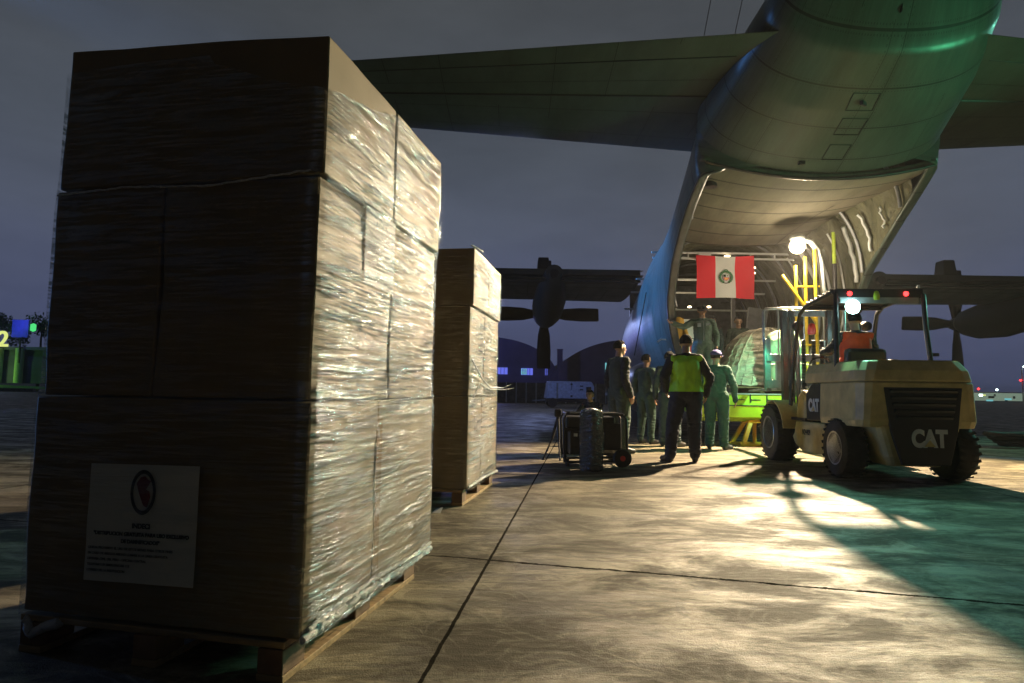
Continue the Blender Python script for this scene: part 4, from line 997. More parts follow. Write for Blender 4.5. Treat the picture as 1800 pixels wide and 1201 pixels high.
# ------------------------------------------------------------------ generator, foil roll, tripod
GN = thing('generator', 'black tube-framed portable generator on wheels on the concrete', 'generator', (1.13, 8.55, 0))
for y in (-.25, .25):
    MB().tube([(-.36, y, .06), (-.40, y, .12), (-.42, y, .62), (-.38, y, .70), (.36, y, .70), (.42, y, .64), (.43, y, .20), (.36, y, .08), (-.36, y, .06)], .018, 8).build('frame_tube', 'black', GN, sm=60)
for x in (-.38, .38): MB().cyl((x, -.25, .70), (x, .25, .70), .016).cyl((x, -.25, .10), (x, .25, .10), .016).build('cross_tube', 'steel', GN, sm=60)
MB().tube([(-.34, -.27, .715), (.36, -.27, .715)], .012).build('lift_bar', 'steel', GN)
MB().box((-.05, 0, .58), (.66, .42, .17)).build('fuel_tank', 'black', GN, bevel=.03)
MB().box((-.12, -.02, .30), (.42, .34, .30)).cyl((.12, 0, .30), (.32, 0, .30), .14, .14, 18).build('engine_block', 'rimpaint', GN, bevel=.02)
MB().box((.24, -.225, .40), (.22, .02, .36)).build('side_panel', 'black', GN, bevel=.01); MB().box((-.02, .23, .36), (.74, .02, .5)).build('side_panel', 'black', GN, bevel=.01)
MB().box((-.18, -.235, .36), (.30, .03, .22)).build('control_panel', 'black', GN, bevel=.006)
for x in (-.26, -.14): MB().box((x, -.255, .42), (.05, .012, .04)).build('socket', 'whitepaint', GN)
for y in (-.30, .30):
    w_ = MB(); w_.lathe([(.05, -.03), (.11, -.03), (.125, 0), (.11, .03), (.05, .03)], (.36, y, .125), 'Y', 24); wo_ = w_.build('wheel', 'rubber', GN, sm=50)
    MB().lathe([(.01, -.035), (.036, -.032), (.036, .03), (.01, .033)], (.36, y, .125), 'Y', 18).build('hub', 'redplastic' if y < 0 else 'black', wo_, sm=50)
MB().cyl((-.36, -.2, 0), (-.36, -.2, .1), .025).cyl((-.36, .2, 0), (-.36, .2, .1), .025).build('foot', 'rubber', GN)
t = NT('wrinkled_foil'); v_ = t.obj(); hh = t.math('ADD', t.vor(v_, 26), t.noise(v_, 40, 5, .7))
t.pbr((.12, .13, .13), .17, .8, t.bump(hh, 1, .03)); M['foil'] = t.m
def roll(u, v):
    a = 2*PI*u; z = .80*v; r_ = .150
    if v > .82: r_ = .150*math.sqrt(max(.0, 1-((v-.82)/.18)**2.6))
    if v > .82: z = .80*.82+.80*.18*((v-.82)/.18)**.9
    if v < .03: r_ *= .85+5*v
    q = 1+.035*N(math.cos(a)*4, math.sin(a)*4, z*12)+.03*N(math.cos(a)*9, math.sin(a)*9, z*25)
    return (r_*q*math.cos(a), r_*q*math.sin(a), z)
FR = thing('wrapped_roll', 'upright grey roll wrapped in wrinkled silver film before the generator', 'wrapped roll', (1.035, 7.93, 0))
grid('roll_cover', roll, 70, 90, 'foil', FR)
rope('top_twist', FR, [(-.13, -.05, .70), (-.07, -.09, .76), (.03, -.10, .775), (.10, -.07, .74), (.135, -.02, .68)], .014, 40, 'rope')
TR = thing('tripod', 'folded black tripod leaning at the left end of the generator', 'tripod', (.70, 9.2, 0))
for p in ((-.22, -.10, 0), (.02, -.22, 0), (.10, .2, 0)):
    MB().cyl((p[0], p[1], 0), (p[0]*.4, p[1]*.4, .30), .013).cyl((p[0]*.4, p[1]*.4, .30), (0, 0, .62), .022).build('leg', 'black', TR, sm=60)
MB().box((0, 0, .68), (.10, .10, .12)).build('head', 'black', TR, bevel=.02)

# ------------------------------------------------------------------ ground power cart, hangars, far things
GP = thing('power_cart', 'pale blue-white ground power unit on small wheels parked before the hangars', 'power cart', (4.1, 43.5, 0), rad(3))
MB().prism([(-1.75, .62), (-1.55, .62+1.2), (1.45, 1.82), (1.65, 1.5), (1.65, .62)], -.7, .7, 'Y').build('housing', mat('pale_cart_paint', (.36, .42, .60), .5), GP, bevel=.05)
MB().box((-.95, -.715, 1.15), (.12, .03, 1.1)).build('end_rib', 'greysteel', GP)
MB().box((.05, -.71, 1.5), (.03, .02, .5)).build('door_gap', 'black', GP)
for (x, z, w_, h_) in ((.05, 1.62, .14, .1), (.05, .8, .14, .12), (.75, 1.5, .22, .08), (.75, 1.25, .24, .08), (1.25, 1.2, .34, .5)):
    MB().box((x, -.715, z), (w_, .03, h_)).build('vent', 'black', GP)
MB().box((0, 0, .5), (3.3, 1.3, .24)).build('chassis', 'black', GP)
for x in (-1.25, 1.25):
    for y in (-.6, .6):
        w_ = MB(); w_.lathe([(.1, -.1), (.30, -.1), (.34, 0), (.30, .1), (.1, .1)], (x, y, .34), 'Y', 20); w_.build('wheel', 'rubber', GP, sm=50)
MB().tube([(-1.7, 0, .5), (-2.6, 0, .45)], .04).build('tow_bar', 'greysteel', GP)
def hangar(nm, cx, Y, hw, hz, depth, label, wins, base=0):
    H_ = thing(nm, label, 'hangar', (cx, Y, 0))
    R_ = []
    for y in (0, depth):
        R_.append([(hw*math.cos(a), y, base+(hz-base)*math.sin(a)) for a in [PI*k/48 for k in range(49)]]+[(-hw, y, 0), (hw, y, 0)])
    MB().rings(R_).build('arched_shell', 'hangar', H_, sm=30)
    MB().box((0, -.15, 2.0), (hw*1.96, .3, .25)).build('door_track', 'black', H_)
    for (x, z, w_, h_, m) in wins:
        q = MB().box((x, -.12, z), (w_, .12, h_)).build('window', m, H_)
        for k in range(1, 4): MB().box((x-w_/2+k*w_/4, -.20, z), (.06, .04, h_)).build('glazing_bar', 'hangar', q)
hangar('arched_hangar', -3.8, 92, 10.6, 9.3, 40, 'dark arched hangar with lit violet-blue windows behind the left propeller', [(2.2, 4.2, 2.0, 1.0, 'window'), (6.1, 4.15, 1.75, 1.0, 'window'), (5.65, 4.15, .8, .9, 'windowcyan'), (9.0, 4.15, .35, 1.0, 'window')], 3.5)
hangar('arched_hangar', 17.6, 90, 12.5, 9.0, 40, 'dark arched hangar with one small blue window behind the aircraft fuselage', [(-3.4, 4.9, 1.0, 1.3, 'windowcyan')], .5)
CH = thing('chimney_block', 'slim dark square chimney tower standing between the two arched hangars', 'chimney', (6.9, 88, 0))
MB().box((0, 0, 3.6), (.75, .75, 7.2)).build('shaft', 'hangar', CH); MB().box((0, 0, 7.25), (.85, .85, .12)).build('cap', 'hangar', CH)
FW = thing('boundary_wall', 'low ribbed concrete boundary wall running before the hangars', 'wall', (2.0, 62, 0))
MB().box((0, 0, 1.0), (60, .15, 2.0)).build('wall_panel', 'concrete', FW)
q = MB()
for k in range(60): q.box((-29.5+k, -.12, 1.0), (.10, .1, 2.0))
o_ = q.build('wall_rib', 'whitepaint', FW)
# left edge: building with sign, banner, lawn, trees
B1 = thing('terminal_building', 'low building at the left edge with pale columns and a yellow sign', 'building', (-83, 102, 0))
MB().box((0, 3, 4), (14, 6, 5.5)).build('wall', 'hangar', B1)
MB().box((0, -.4, 7.0), (14, 1.0, .5)).build('roof_edge', 'hangar', B1)
for x in (-5.5, -1.7, 2.0):
    MB().cyl((x, -.9, 1.3), (x, -.9, 7.0), .85 if x == -1.7 else .6, None, 20).build('column', mat('pale_green_column', (.30, .42, .22), .7), B1, sm=60)
text('sign_lettering', 'N°2', 3.6, 'signglow', B1, frame((-2.1, -2.05, 7.2), (1, 0, 0), (0, 0, 1)), 'CENTER', .12, .05)
MB().box((2.35, -1.6, 10.2), (2.7, .25, 2.9)).build('banner', 'bluebanner', B1)
MB().box((2.35, -1.45, 7.8), (.2, .2, 6.5)).build('banner_post', 'black', B1)
MB().lathe([(.01, 0), (.4, .2), (.4, 1.2), (.01, 1.4)], (4.4, -1.6, 9.7), 'Z', 12).build('green_lantern', emis('green_lantern_glow', (.1, .9, .25), .9), B1)
lamp('column_lamp', 'POINT', (-84.5, 98.5, 3), 220, (.65, 1, .30), .3); lamp('lawn_lamp', 'POINT', (-88, 90.5, 1.9), 1400, (.3, 1, .12), .3)
lamp('banner_lamp', 'POINT', (-80.6, 97.5, 11), 220, (.3, .35, 1), .3)
kb = MB().box((-88, 88, .25), (40, .5, .5)).build('kerb', 'concrete'); struct(kb)
gt = mat('lawn_grass', (.05, .30, .03), .9, 0, .5, 2, .8, 20, .05)
lw_ = grid('grass_lawn', lambda u, v: (-108+40*u, 88.4+12*v, .42+.55*math.sin(PI*u)**.5*math.sin(PI*v)+.1*N(u*30, v*12)), 60, 24, gt); tag(lw_, None, None, kind='stuff')
def tree(x, y, h, r, label, seed):
    T = thing('garden_tree', label, 'tree', (x, y, 0), 0, 'trees by the terminal building')
    MB().tube([(0, 0, 0), (.1, 0, h*.3), (-.1, .1, h*.6), (.15, 0, h*.85)], [.28, .22, .15, .05], 8).build('trunk', 'bark', T, sm=60)
    rr = random.Random(seed); q = MB()
    cl = [(rr.uniform(-r, r)*.7, rr.uniform(-r, r)*.7, h*.72+rr.uniform(-r, r)*.55, rr.uniform(.3, .55)*r) for _ in range(11)]
    for k in range(4200):
        c = cl[k % 11]; d = Vector((rr.gauss(0, 1), rr.gauss(0, 1), rr.gauss(0, .8))).normalized()*c[3]*rr.uniform(.5, 1.05)
        p = Vector(c[:3])+d; u_ = Vector((rr.gauss(0, 1), rr.gauss(0, 1), rr.gauss(0, 1))).normalized(); w_ = u_.cross(Vector((rr.random(), rr.random(), 1))).normalized(); s2 = rr.uniform(.18, .36)
        q.add([p-u_*s2, p+w_*s2*.5, p+u_*s2, p-w_*s2*.5], [(0, 1, 2, 3)])
    q.build('crown', 'leaf', T)
tree(-90, 106, 15, 4.2, 'tall dark tree rising behind the sign, left of the blue banner', 1)
tree(-83.0, 108, 15.2, 3.6, 'rounded dark tree directly above the blue banner', 2)
tree(-97, 105, 13, 4.0, 'lower dark tree at the very left edge', 3)
# right edge: distant terminal and masts
TM = thing('distant_terminal', 'long pale lit terminal building on the horizon at the right edge', 'building', (215, 205, 0))
MB().box((-10, 0, 2.1), (150, 5, 2.6)).build('lit_front', 'terminal', TM); MB().box((-10, 0, 3.5), (151, 6, .25)).build('roof', 'concrete', TM)
rr = random.Random(5)
for k in range(34):
    x = rr.uniform(-62, 10); z = rr.choice((.9, 1.4, 2.0, 2.6)); MB().box((x, -2.6, z), (rr.uniform(.4, 2.2), .2, rr.uniform(.3, .9))).build('lit_window', rr.choice(('farlamp', 'greysteel', 'greysteel', 'windowcyan', 'black', 'signglow')), TM)
for k, x in enumerate((-62, -56, -46.5, -38, -30)):
    z = (4.6, 4.4, 3.4, 4.6, 4.5)[k]; MB().lathe([(.01, -.4), (.42, 0), (.01, .4)], (x, -3.4, z), 'Z', 12).build('roof_lamp', 'farlamp' if k else 'redlamp', TM)
FMt = thing('floodlight_mast', 'distant mast with a white floodlight above two red lamps at the right edge', 'light mast', (164.5, 198, 0))
MB().cyl((0, 0, 0), (0, 0, 11.2), .22, .14, 10).build('mast', 'whitepaint', FMt); MB().lathe([(.01, -.6), (.75, 0), (.01, .6)], (1.0, -.3, 11.9), 'Z', 14).build('floodlight', 'farlamp', FMt)
for x in (-.8, .8): MB().lathe([(.01, -.35), (.4, 0), (.01, .35)], (x, -.3, 7.5), 'Z', 12).build('red_lamp', 'redlamp', FMt)
LMp = thing('street_lamp', 'dark unlit lamp post silhouetted between forklift cab and right propeller', 'street lamp', (61.5, 90, 0))
MB().cyl((0, 0, 0), (0, 0, 7.4), .16, .12, 10).build('post', 'black', LMp); MB().box((.5, 0, 7.5), (1.3, .5, .5)).build('lamp_head', 'black', LMp, bevel=.1)
CHK = thing('dark_coil_heap', 'low dark coiled heap on the apron right of the forklift', 'cable heap', (11.0, 12.9, 0))  # dark coils filling in for unidentified black lumps on the apron
for k in range(4):
    pts = [(1.1*math.cos(a+k)*(.7+.1*k)+.1*N(a, k), .35*math.sin(a+k)+.05*N(a, k+3), .06+.07*k+.04*N(a*2, k)) for a in [2*PI*j/40 for j in range(41)]]
    MB().tube(pts, .045, 6).build('coil', 'rubber', CHK, sm=60)
# distant dark ground rise behind everything
hl = grid('far_terrain', lambda u, v: (-700+1400*u, 420+100*v, -1+(5+3*N(u*9, 2))*math.sin(PI*v)), 80, 6, 'hangar'); struct(hl)

# ------------------------------------------------------------------ people
def remesh_body(prims, voxel):
    """prims: list of (a, ra, b, rb, (sx, sy), region); one voxel-remeshed continuous surface"""
    vs = []; fs = []
    for (a, ra, b, rb, sc, reg) in prims:
        a = Vector(a); b = Vector(b); d = b-a; L_ = d.length
        if L_ < 1e-5: d = Vector((0, 0, 1)); L_ = 1e-5
        d.normalize(); ref = Vector((0, 1, 0)) if abs(d.y) < .9 else Vector((1, 0, 0))
        u = d.cross(ref).normalized(); w = d.cross(u)
        if abs(d.z) > .7: u = Vector((1, 0, 0)); u = (u-d*u.dot(d)).normalized(); w = d.cross(u)
        R_ = []; n = 14; prof = [(-ra*math.cos(t), ra*math.sin(t)) for t in [PI/2*k/5 for k in range(6)]]+[(L_+rb*math.sin(t), rb*math.cos(t)) for t in [PI/2*k/5 for k in range(6)]]
        for (h, r_) in prof:
            r_ = max(r_, 1e-4); R_.append([a+d*h+(u*math.cos(q)*sc[0]+w*math.sin(q)*sc[1])*r_ for q in [2*PI*k/n for k in range(n)]])
        o = len(vs); vs += [p for r in R_ for p in r]
        for i in range(len(R_)-1):
            for j in range(n): fs.append((o+i*n+j, o+i*n+(j+1) % n, o+(i+1)*n+(j+1) % n, o+(i+1)*n+j))
        fs.append(tuple(o+j for j in reversed(range(n)))); fs.append(tuple(o+(len(R_)-1)*n+j for j in range(n)))
    me = bpy.data.meshes.new('body'); me.from_pydata([tuple(p) for p in vs], [], fs)
    bm = bmesh.new(); bm.from_mesh(me); bmesh.ops.recalc_face_normals(bm, faces=bm.faces); bm.to_mesh(me); bm.free()
    t_ = bpy.data.objects.new('tmp', me); COL.objects.link(t_)
    r = t_.modifiers.new('r', 'REMESH'); r.mode = 'VOXEL'; r.voxel_size = voxel; r.use_smooth_shade = True
    s_ = t_.modifiers.new('s', 'SMOOTH'); s_.factor = .5; s_.iterations = 3
    dg = bpy.context.evaluated_depsgraph_get(); dg.update()
    out = bpy.data.meshes.new_from_object(t_.evaluated_get(dg)); bpy.data.objects.remove(t_); return out
def seg_d(P, a, b):
    a = np.array(a); b = np.array(b); ab = b-a; q = np.clip(((P-a)@ab)/max(1e-9, ab@ab), 0, 1); return np.linalg.norm(P-(a+q[:, None]*ab), axis=1)
PEOPLE = {}
def person(label, loc, rot, J={}, mats={}, h=1.0, vest=None, cap=None, hair='hair', headrot=0, headtilt=0, voxel=.0095, face=True, build=1.0, collar=True):
    root = thing('person', label, 'person', loc, rot, None)
    D = dict(pel=(0, 0, .96), wst=(0, .0, 1.10), chs=(0, .0, 1.30), nk=(0, -.01, 1.475), hd=(0, .015, 1.625),
             shl=(-.185, -.01, 1.425), shr=(.185, -.01, 1.425), ell=(-.25, -.03, 1.14), elr=(.25, -.03, 1.14), wrl=(-.265, .04, .90), wrr=(.265, .04, .90),
             hpl=(-.095, 0, .93), hpr=(.095, 0, .93), knl=(-.115, .02, .50), knr=(.115, .02, .50), anl=(-.125, -.02, .09), anr=(.125, -.02, .09), tol=(-.15, .16, .035), tor=(.15, .16, .035))
    D.update(J); V = {k: Vector(v) for k, v in D.items()}; B = build
    P = []
    def c(a, ra, b, rb, sc=(1, 1), reg='cloth'): P.append((V[a] if isinstance(a, str) else Vector(a), ra, V[b] if isinstance(b, str) else Vector(b), rb, sc, reg))
    c('pel', .130*B, 'wst', .132*B, (1.22, .95), 'trouser'); c('wst', .132*B, 'chs', .142*B, (1.20, .90)); c('chs', .142*B, V['nk']+Vector((0, 0, -.08)), .080, (1.15, .85))
    for q_ in 'lr':
        sv = V['sh'+q_]; c(V['nk']+Vector((0, 0, -.035)), .052, sv+(V['nk']-sv)*.12+Vector((0, 0, -.012)), .058*B, (1, 1)); c(V['nk']+Vector((0, 0, -.05)), .062, V['hd']+Vector((0, -.01, -.05)), .052, (1, 1), 'skin')
    for s_ in 'lr':
        c(V['sh'+s_]+Vector((0, 0, -.015)), .066*B, 'el'+s_, .056*B, (1, 1), 'sleeve'); c('el'+s_, .056*B, 'wr'+s_, .043*B, (1, 1), 'sleeve')
        c('hp'+s_, .112*B, 'kn'+s_, .084*B, (1, 1), 'trouser'); c('kn'+s_, .084*B, V['an'+s_]+Vector((0, 0, .02)), .068*B, (1, 1), 'trouser')
        c(V['an'+s_]+Vector((0, 0, .015)), .052*B, V['an'+s_], .050, (1, 1), 'boot')
        tz = V['an'+s_].z-.055; heel = V['an'+s_]+Vector((0, 0, -.05)); toe = V['to'+s_]
        c(heel, .040, toe, .036, (1.15, 1), 'boot'); c(V['an'+s_]+Vector((0, .0, -.02)), .05, toe+(heel-toe)*.35+Vector((0, 0, .015)), .038, (1.1, 1), 'boot')
        # hand: palm, four fingers with a bend, thumb from the side of the palm
        w_, e_ = V['wr'+s_], V['el'+s_]; d = (w_-e_).normalized(); sg = -1 if s_ == 'l' else 1
        fwd = Vector((0, 1, 0)); fwd = (fwd-d*fwd.dot(d)); fwd = fwd.normalized() if fwd.length > .2 else Vector((0, 0, 1)); side = d.cross(fwd).normalized()
        if side.x*sg > 0: side = -side           # palm faces the body
        c(w_, .026, w_+d*.035, .026, (1, 1), 'skin')
        for k in range(4):
            off = fwd*(.030-.020*k); b0 = w_+d*.085+off*.9; L_ = (.038, .042, .040, .031)[k]
            c(w_+d*.03+off*.5, .017, b0, .0125, (1, 1), 'skin')
            b1 = b0+(d*.93+side*.35).normalized()*L_; b2 = b1+(d*.75+side*.66).normalized()*L_*.9
            c(b0, .0105, b1, .0095, (1, 1), 'skin'); c(b1, .0095, b2, .0085, (1, 1), 'skin')
        t0 = w_+d*.03+fwd*.028; t1 = t0+(d*.6+fwd*.7+side*.25).normalized()*.038; t2 = t1+(d*.9+fwd*.25+side*.3).normalized()*.030
        c(t0, .014, t1, .012, (1, 1), 'skin'); c(t1, .012, t2, .009, (1, 1), 'skin')
    # head: skull, jaw, nose, ears, brow, lips
    RH = Matrix.Rotation(headrot, 3, 'Z') @ Matrix.Rotation(headtilt, 3, 'X'); H0 = V['hd']
    def hp(x, y, z): return H0+RH @ Vector((x, y, z))
    c(hp(0, -.012, .035), .086, hp(0, .020, .020), .078, (.9, 1), 'skin'); c(hp(0, .015, .0), .070, hp(0, .045, -.075), .040, (1.0, 1), 'skin')
    c(hp(0, .082, .005), .009, hp(0, .108, -.025), .013, (1, 1), 'skin'); c(hp(-.02, .085, -.058), .010, hp(.02, .085, -.058), .010, (1, 1), 'skin')
    c(hp(-.035, .075, .025), .012, hp(.035, .075, .025), .012, (1, 1), 'skin')
    for s2 in (-1, 1): c(hp(s2*.076, -.005, -.02), .013, hp(s2*.082, -.010, .015), .016, (1, 1), 'skin')
    me = remesh_body(P, voxel)
    n = len(me.vertices); co = np.zeros(n*3); me.vertices.foreach_get('co', co); co = co.reshape(-1, 3)
    regs = ['cloth', 'sleeve', 'trouser', 'skin', 'boot']; best = np.full(n, 1e9); which = np.zeros(n, int)
    for (a, ra, b, rb, sc, reg) in P:
        d_ = seg_d(co, a, b)-(ra+rb)/2; mk = d_ < best; best[mk] = d_[mk]; which[mk] = regs.index(reg)
    # collar and cuffs: skin only above the neck and beyond the wrists
    nkz = V['nk'].z-.012; up = (which == 3) & (co[:, 2] < nkz) & (np.abs(co[:, 0]) < .12) & (co[:, 2] > 1.2); which[up] = 0
    # cloth folds
    nrm = np.zeros(n*3); me.vertices.foreach_get('normal', nrm); nrm = nrm.reshape(-1, 3)
    for i in range(n):
        if which[i] < 3:
            x, y, z = co[i]; dg_ = z+.5*x; k = .010*mn.noise(Vector((x*5+loc[0]*7, y*5, z*6)))+.012*(.5-abs(mn.noise(Vector((x*6+loc[0], y*6, dg_*19)))))+.006*mn.noise(Vector((x*22, y*22+loc[0], z*30)))
            k += .010*math.exp(-((z-.52)/.10)**2)*mn.noise(Vector((x*8+z*6, y*8, z*38)))*1.2 + .012*math.exp(-((z-.17)/.08)**2)*mn.noise(Vector((x*8-z*5, y*8, z*36)))*1.5
            if which[i] == 1: k += .006*mn.noise(Vector((x*10, y*10, z*45)))
            co[i] += nrm[i]*k
    me.vertices.foreach_set('co', co.ravel())
    mm = dict(cloth='olive', sleeve=None, trouser=None, skin='skin', boot='boot'); mm.update(mats)
    if mm['sleeve'] is None: mm['sleeve'] = mm['cloth']
    if mm['trouser'] is None: mm['trouser'] = mm['cloth']
    me.materials.clear()
    for r in regs: me.materials.append(M[mm[r]])
    for p in me.polygons: p.material_index = int(which[p.vertices[0]]); p.use_smooth = True
    bo = bpy.data.objects.new('body', me); link(bo, root)
    # hair / cap
    def cap_shell(f, r, name, m, cutf):
        def g_(u, v):
            a = 2*PI*u; el = PI*v*.62; x = math.sin(el)*math.cos(a); y = math.sin(el)*math.sin(a); z = math.cos(el)
            k = cutf(a, v); return tuple(hp(x*r[0], y*r[1]+.002, z*r[2]+.030)+Vector((0, 0, .004*N(u*20, v*9))))
        return grid(name, g_, 36, 18, m, root, None, 180, solid=.006)
    if hair:
        # back and top of the head, ears and face left free
        def g_(u, v):
            a = PI+PI*u*1.0; a = PI*(1.02)+PI*(.96)*u  # behind, from ear to ear
            el = PI*.76*v
            x = math.sin(el*.80)*math.cos(a); y = math.sin(el*.80)*math.sin(a); z = math.cos(el*.80)
            return tuple(hp(x*.083, y*.100+.0, z*.096+.030)+Vector((N(u*25, v*14), N(v*25, u*9), 0))*.004)
        grid('hair', g_, 30, 22, hair, root, None, 180, solid=.008)
        def g2(u, v):
            a = PI*u; el = PI*.36*v*(1-.10*math.sin(a)); x = math.sin(el)*math.cos(a); y = math.sin(el)*math.sin(a); z = math.cos(el)
            return tuple(hp(x*.083, y*.096+.0, z*.096+.030)+Vector((N(u*25, v*14), N(v*25, u*9), 0))*.003)
        if not cap: grid('hair_front', g2, 26, 14, hair, root, None, 180, solid=.008)
    if cap:
        def g3(u, v):
            a = 2*PI*u; el = PI*.47*v; x = math.sin(el)*math.cos(a); y = math.sin(el)*math.sin(a); z = math.cos(el)
            return tuple(hp(x*.098, y*.112+.004, z*.090+.048))
        co_ = grid('cap', g3, 36, 16, cap, root, None, 180, solid=.006)
        def g4(u, v):
            a = PI*(.14+.72*u); r_ = 1+.62*v*math.sin((a))**1.5
            return tuple(hp(math.cos(a)*.098*r_*(1 if v < .5 else .96), math.sin(a)*.112*r_, .046-.018*v-.012*math.cos(2*a)*v*0-.02*abs(math.cos(a))*v))
        grid('cap_peak', g4, 20, 8, cap, co_, None, 180, solid=.004)
    if face:
        for s2 in (-1, 1):
            e_ = MB(); e_.lathe([(.001, -.006), (.009, 0), (.001, .006)], hp(s2*.030, .086, .006), 'Z', 10); e_.build('eye', 'black', root)
            MB().tube([hp(s2*.014, .093, .026), hp(s2*.032, .092, .030), hp(s2*.050, .080, .024)], .0035, 5).build('eyebrow', 'hair', root)
    if vest:
        VP = [(V['pel']+Vector((0, 0, .0)), .150*B, V['wst'], .146*B, (1.22, .98), 'c'), (V['wst'], .146*B, V['chs'], .158*B, (1.20, .94), 'c'), (V['chs'], .158*B, V['nk']+Vector((0, 0, -.08)), .095, (1.18, .90), 'c'),
              (V['nk']+Vector((0, 0, -.035)), .066, V['shl']*.88+V['nk']*.12+Vector((0, 0, -.012)), .074*B, (1, 1), 'c'), (V['nk']+Vector((0, 0, -.035)), .066, V['shr']*.88+V['nk']*.12+Vector((0, 0, -.012)), .074*B, (1, 1), 'c')]
        vm = remesh_body(VP, .011); bm = bmesh.new(); bm.from_mesh(vm)
        z0 = V['pel'].z-.02+.03; kill = [v for v in bm.verts if v.co.z < z0 or abs(v.co.x) > .190*B or (v.co.z > V['nk'].z-.02)]
        bmesh.ops.delete(bm, geom=kill, context='VERTS')
        for v in bm.verts:
            p = v.co; k = .020*N(p.x*5+3, p.z*3, p.y*5)+.022*(.4-abs(N(p.x*9+p.z*3, p.z*4-p.x*5))); lo = max(0, (1.12-p.z))*.12
            v.co += v.normal*(k+.006)+Vector((p.x, p.y, 0)).normalized()*lo
        bm.to_mesh(vm); bm.free(); vm.materials.clear(); vm.materials.append(M[vest])
        for p in vm.polygons: p.use_smooth = True
        vo = bpy.data.objects.new('vest', vm); link(vo, root); sd_ = vo.modifiers.new('s', 'SOLIDIFY'); sd_.thickness = .005; sd_.offset = 1
    root.scale = (h, h, h)
    return root
# man in the hi-vis vest, back to the camera, feet apart, looking at the hold
person('man in a lime hi-vis vest and dark trousers, back turned, feet apart', (2.57, 9.08, 0), rad(-4),
       dict(pel=(.01, 0, .95), hpl=(-.095, 0, .93), hpr=(.11, 0, .93), knl=(-.17, .03, .50), anl=(-.215, -.02, .09), tol=(-.30, .14, .035), knr=(.12, .02, .50), anr=(.11, -.04, .09), tor=(.15, .13, .035),
            ell=(-.30, -.05, 1.16), wrl=(-.25, .10, .98), elr=(.31, -.06, 1.16), wrr=(.29, .05, .93), hd=(.015, .03, 1.63)),
       dict(cloth='darkcloth', trouser='navy'), 1.065, vest='hivis', headrot=rad(-6), face=False, build=1.10)
# officer on the ramp facing the camera
OF = person('man in green flight suit and peaked cap standing on the ramp, arm on the doorway', (3.93, 12.62, 1.035), rad(172),
       dict(elr=(.38, .10, 1.30), wrr=(.60, .20, 1.36), ell=(-.27, .0, 1.15), wrl=(-.26, .06, .93), hd=(.01, .03, 1.62)),
       dict(cloth='flight'), 1.03, cap='darkcloth', headrot=rad(8), headtilt=rad(-12), build=1.08)
# front details of the flight suit
MB().tube([(0, .130, 1.40), (0, .148, 1.2), (0, .145, 1.02)], .005, 5).build('zip', 'steel', OF)
MB().box((.085, .140, 1.335), (.075, .012, .075)).build('chest_patch', 'steel', OF, bevel=.02); MB().box((-.085, .142, 1.345), (.08, .012, .035)).build('name_tag', 'steel', OF)
# right-hand man in teal coveralls and blue cap
person('man in teal coverall and dark blue cap, back turned, right arm hanging', (3.76, 11.3, 0), rad(-30),
       dict(ell=(-.24, .02, 1.14), wrl=(-.20, .12, .95), elr=(.30, -.02, 1.14), wrr=(.31, .06, .88), knl=(-.12, .03, .5), tor=(.21, .17, .035)), dict(cloth='teal'), 1.03, cap='cap', headrot=rad(-8), headtilt=rad(6), face=False, build=1.10)
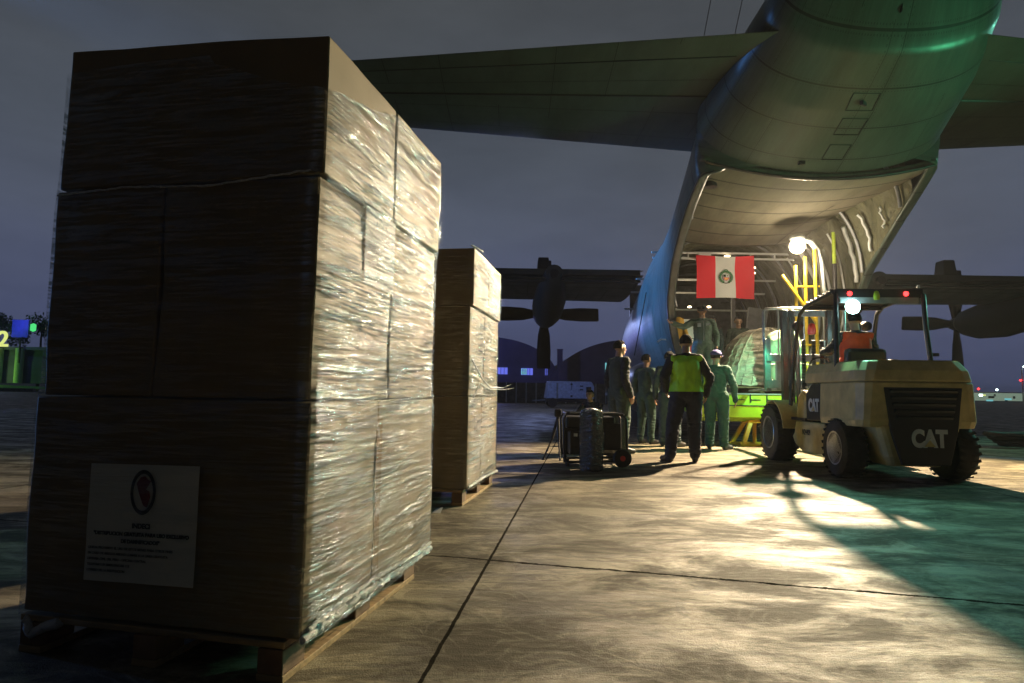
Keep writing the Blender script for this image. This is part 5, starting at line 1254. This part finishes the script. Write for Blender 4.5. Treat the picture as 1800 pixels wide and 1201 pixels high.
# left man in profile
person('man in dark green coverall in profile beside the blue fuselage, facing right', (1.80, 10.3, 0), rad(-62),
       dict(elr=(.22, -.06, 1.14), wrr=(.22, .05, .90), knr=(.10, .03, .5), pel=(0, .01, .96)), dict(cloth='olive', sleeve='darkcloth'), 1.07, headrot=rad(-10), build=1.10)
person('young man in green overall, half turned right, next to the man in profile', (2.70, 12.35, 0), rad(-50), {}, dict(cloth='flight'), 1.02, headrot=rad(-6), build=.98)
person('man in grey-blue overall half hidden behind the hi-vis vest', (3.02, 11.75, 0), rad(-18), dict(elr=(.27, -.03, 1.14), tor=(.25, .14, .035)), dict(cloth='bluegrey'), 1.03, headrot=rad(-30), face=False, build=1.02)
CR = person('crewman in dark suit inside the hold behind the netted load', (5.46, 14.75, 1.035), rad(165), {}, dict(cloth='olive'), 1.06, headrot=rad(12), headtilt=rad(-15))
person('dark figure in cap standing behind the officer inside the hold', (4.55, 13.9, 1.035), rad(120), {}, dict(cloth='darkcloth'), 1.0, cap='darkcloth', headrot=rad(20))
person('dark crouching figure behind the generator and the foil roll', (1.75, 13.2, 0), rad(150),
       dict(pel=(0, -.12, .34), wst=(0, -.08, .48), chs=(0, .04, .66), nk=(0, .12, .80), hd=(0, .17, .93), shl=(-.18, .08, .74), shr=(.18, .08, .74), ell=(-.25, .26, .52), elr=(.25, .26, .52), wrl=(-.12, .40, .42), wrr=(.12, .40, .42),
            hpl=(-.10, -.12, .32), hpr=(.10, -.12, .32), knl=(-.2, .26, .46), knr=(.2, .26, .46), anl=(-.17, .04, .09), anr=(.17, .04, .09), tol=(-.2, .2, .035), tor=(.2, .2, .035)), dict(cloth='darkcloth'), 1.0)
# forklift driver, seated
dv = fl_((-.06, .78, .40))
person('forklift driver in orange vest seated under the overhead guard', dv, rad(-4),
       dict(pel=(0, 0, .95), hpl=(-.10, .02, .95), hpr=(.10, .02, .95), knl=(-.13, .45, .93), knr=(.13, .45, .93), anl=(-.13, .55, .52), anr=(.13, .55, .52), tol=(-.14, .70, .46), tor=(.14, .70, .46),
            ell=(-.30, .12, 1.22), wrl=(-.25, .42, 1.22), elr=(.30, .10, 1.20), wrr=(.16, .40, 1.15)), dict(cloth='darkcloth', trouser='navy'), 1.0, vest='orange', face=False, build=1.06)

# ------------------------------------------------------------------ humid night air
t = NT('night_air'); pv = t.n('VolumePrincipled'); pv.inputs['Density'].default_value = .00045; pv.inputs['Color'].default_value = (.9, .9, .95, 1); pv.inputs['Anisotropy'].default_value = .35
t.l(pv.outputs[0], t.out.inputs['Volume'])
hz = MB().box((0, 745, 8.5), (1810, 1615, 19)).build('haze', t.m); tag(hz, None, None, kind='stuff')
S.cycles.volume_bounces = 0
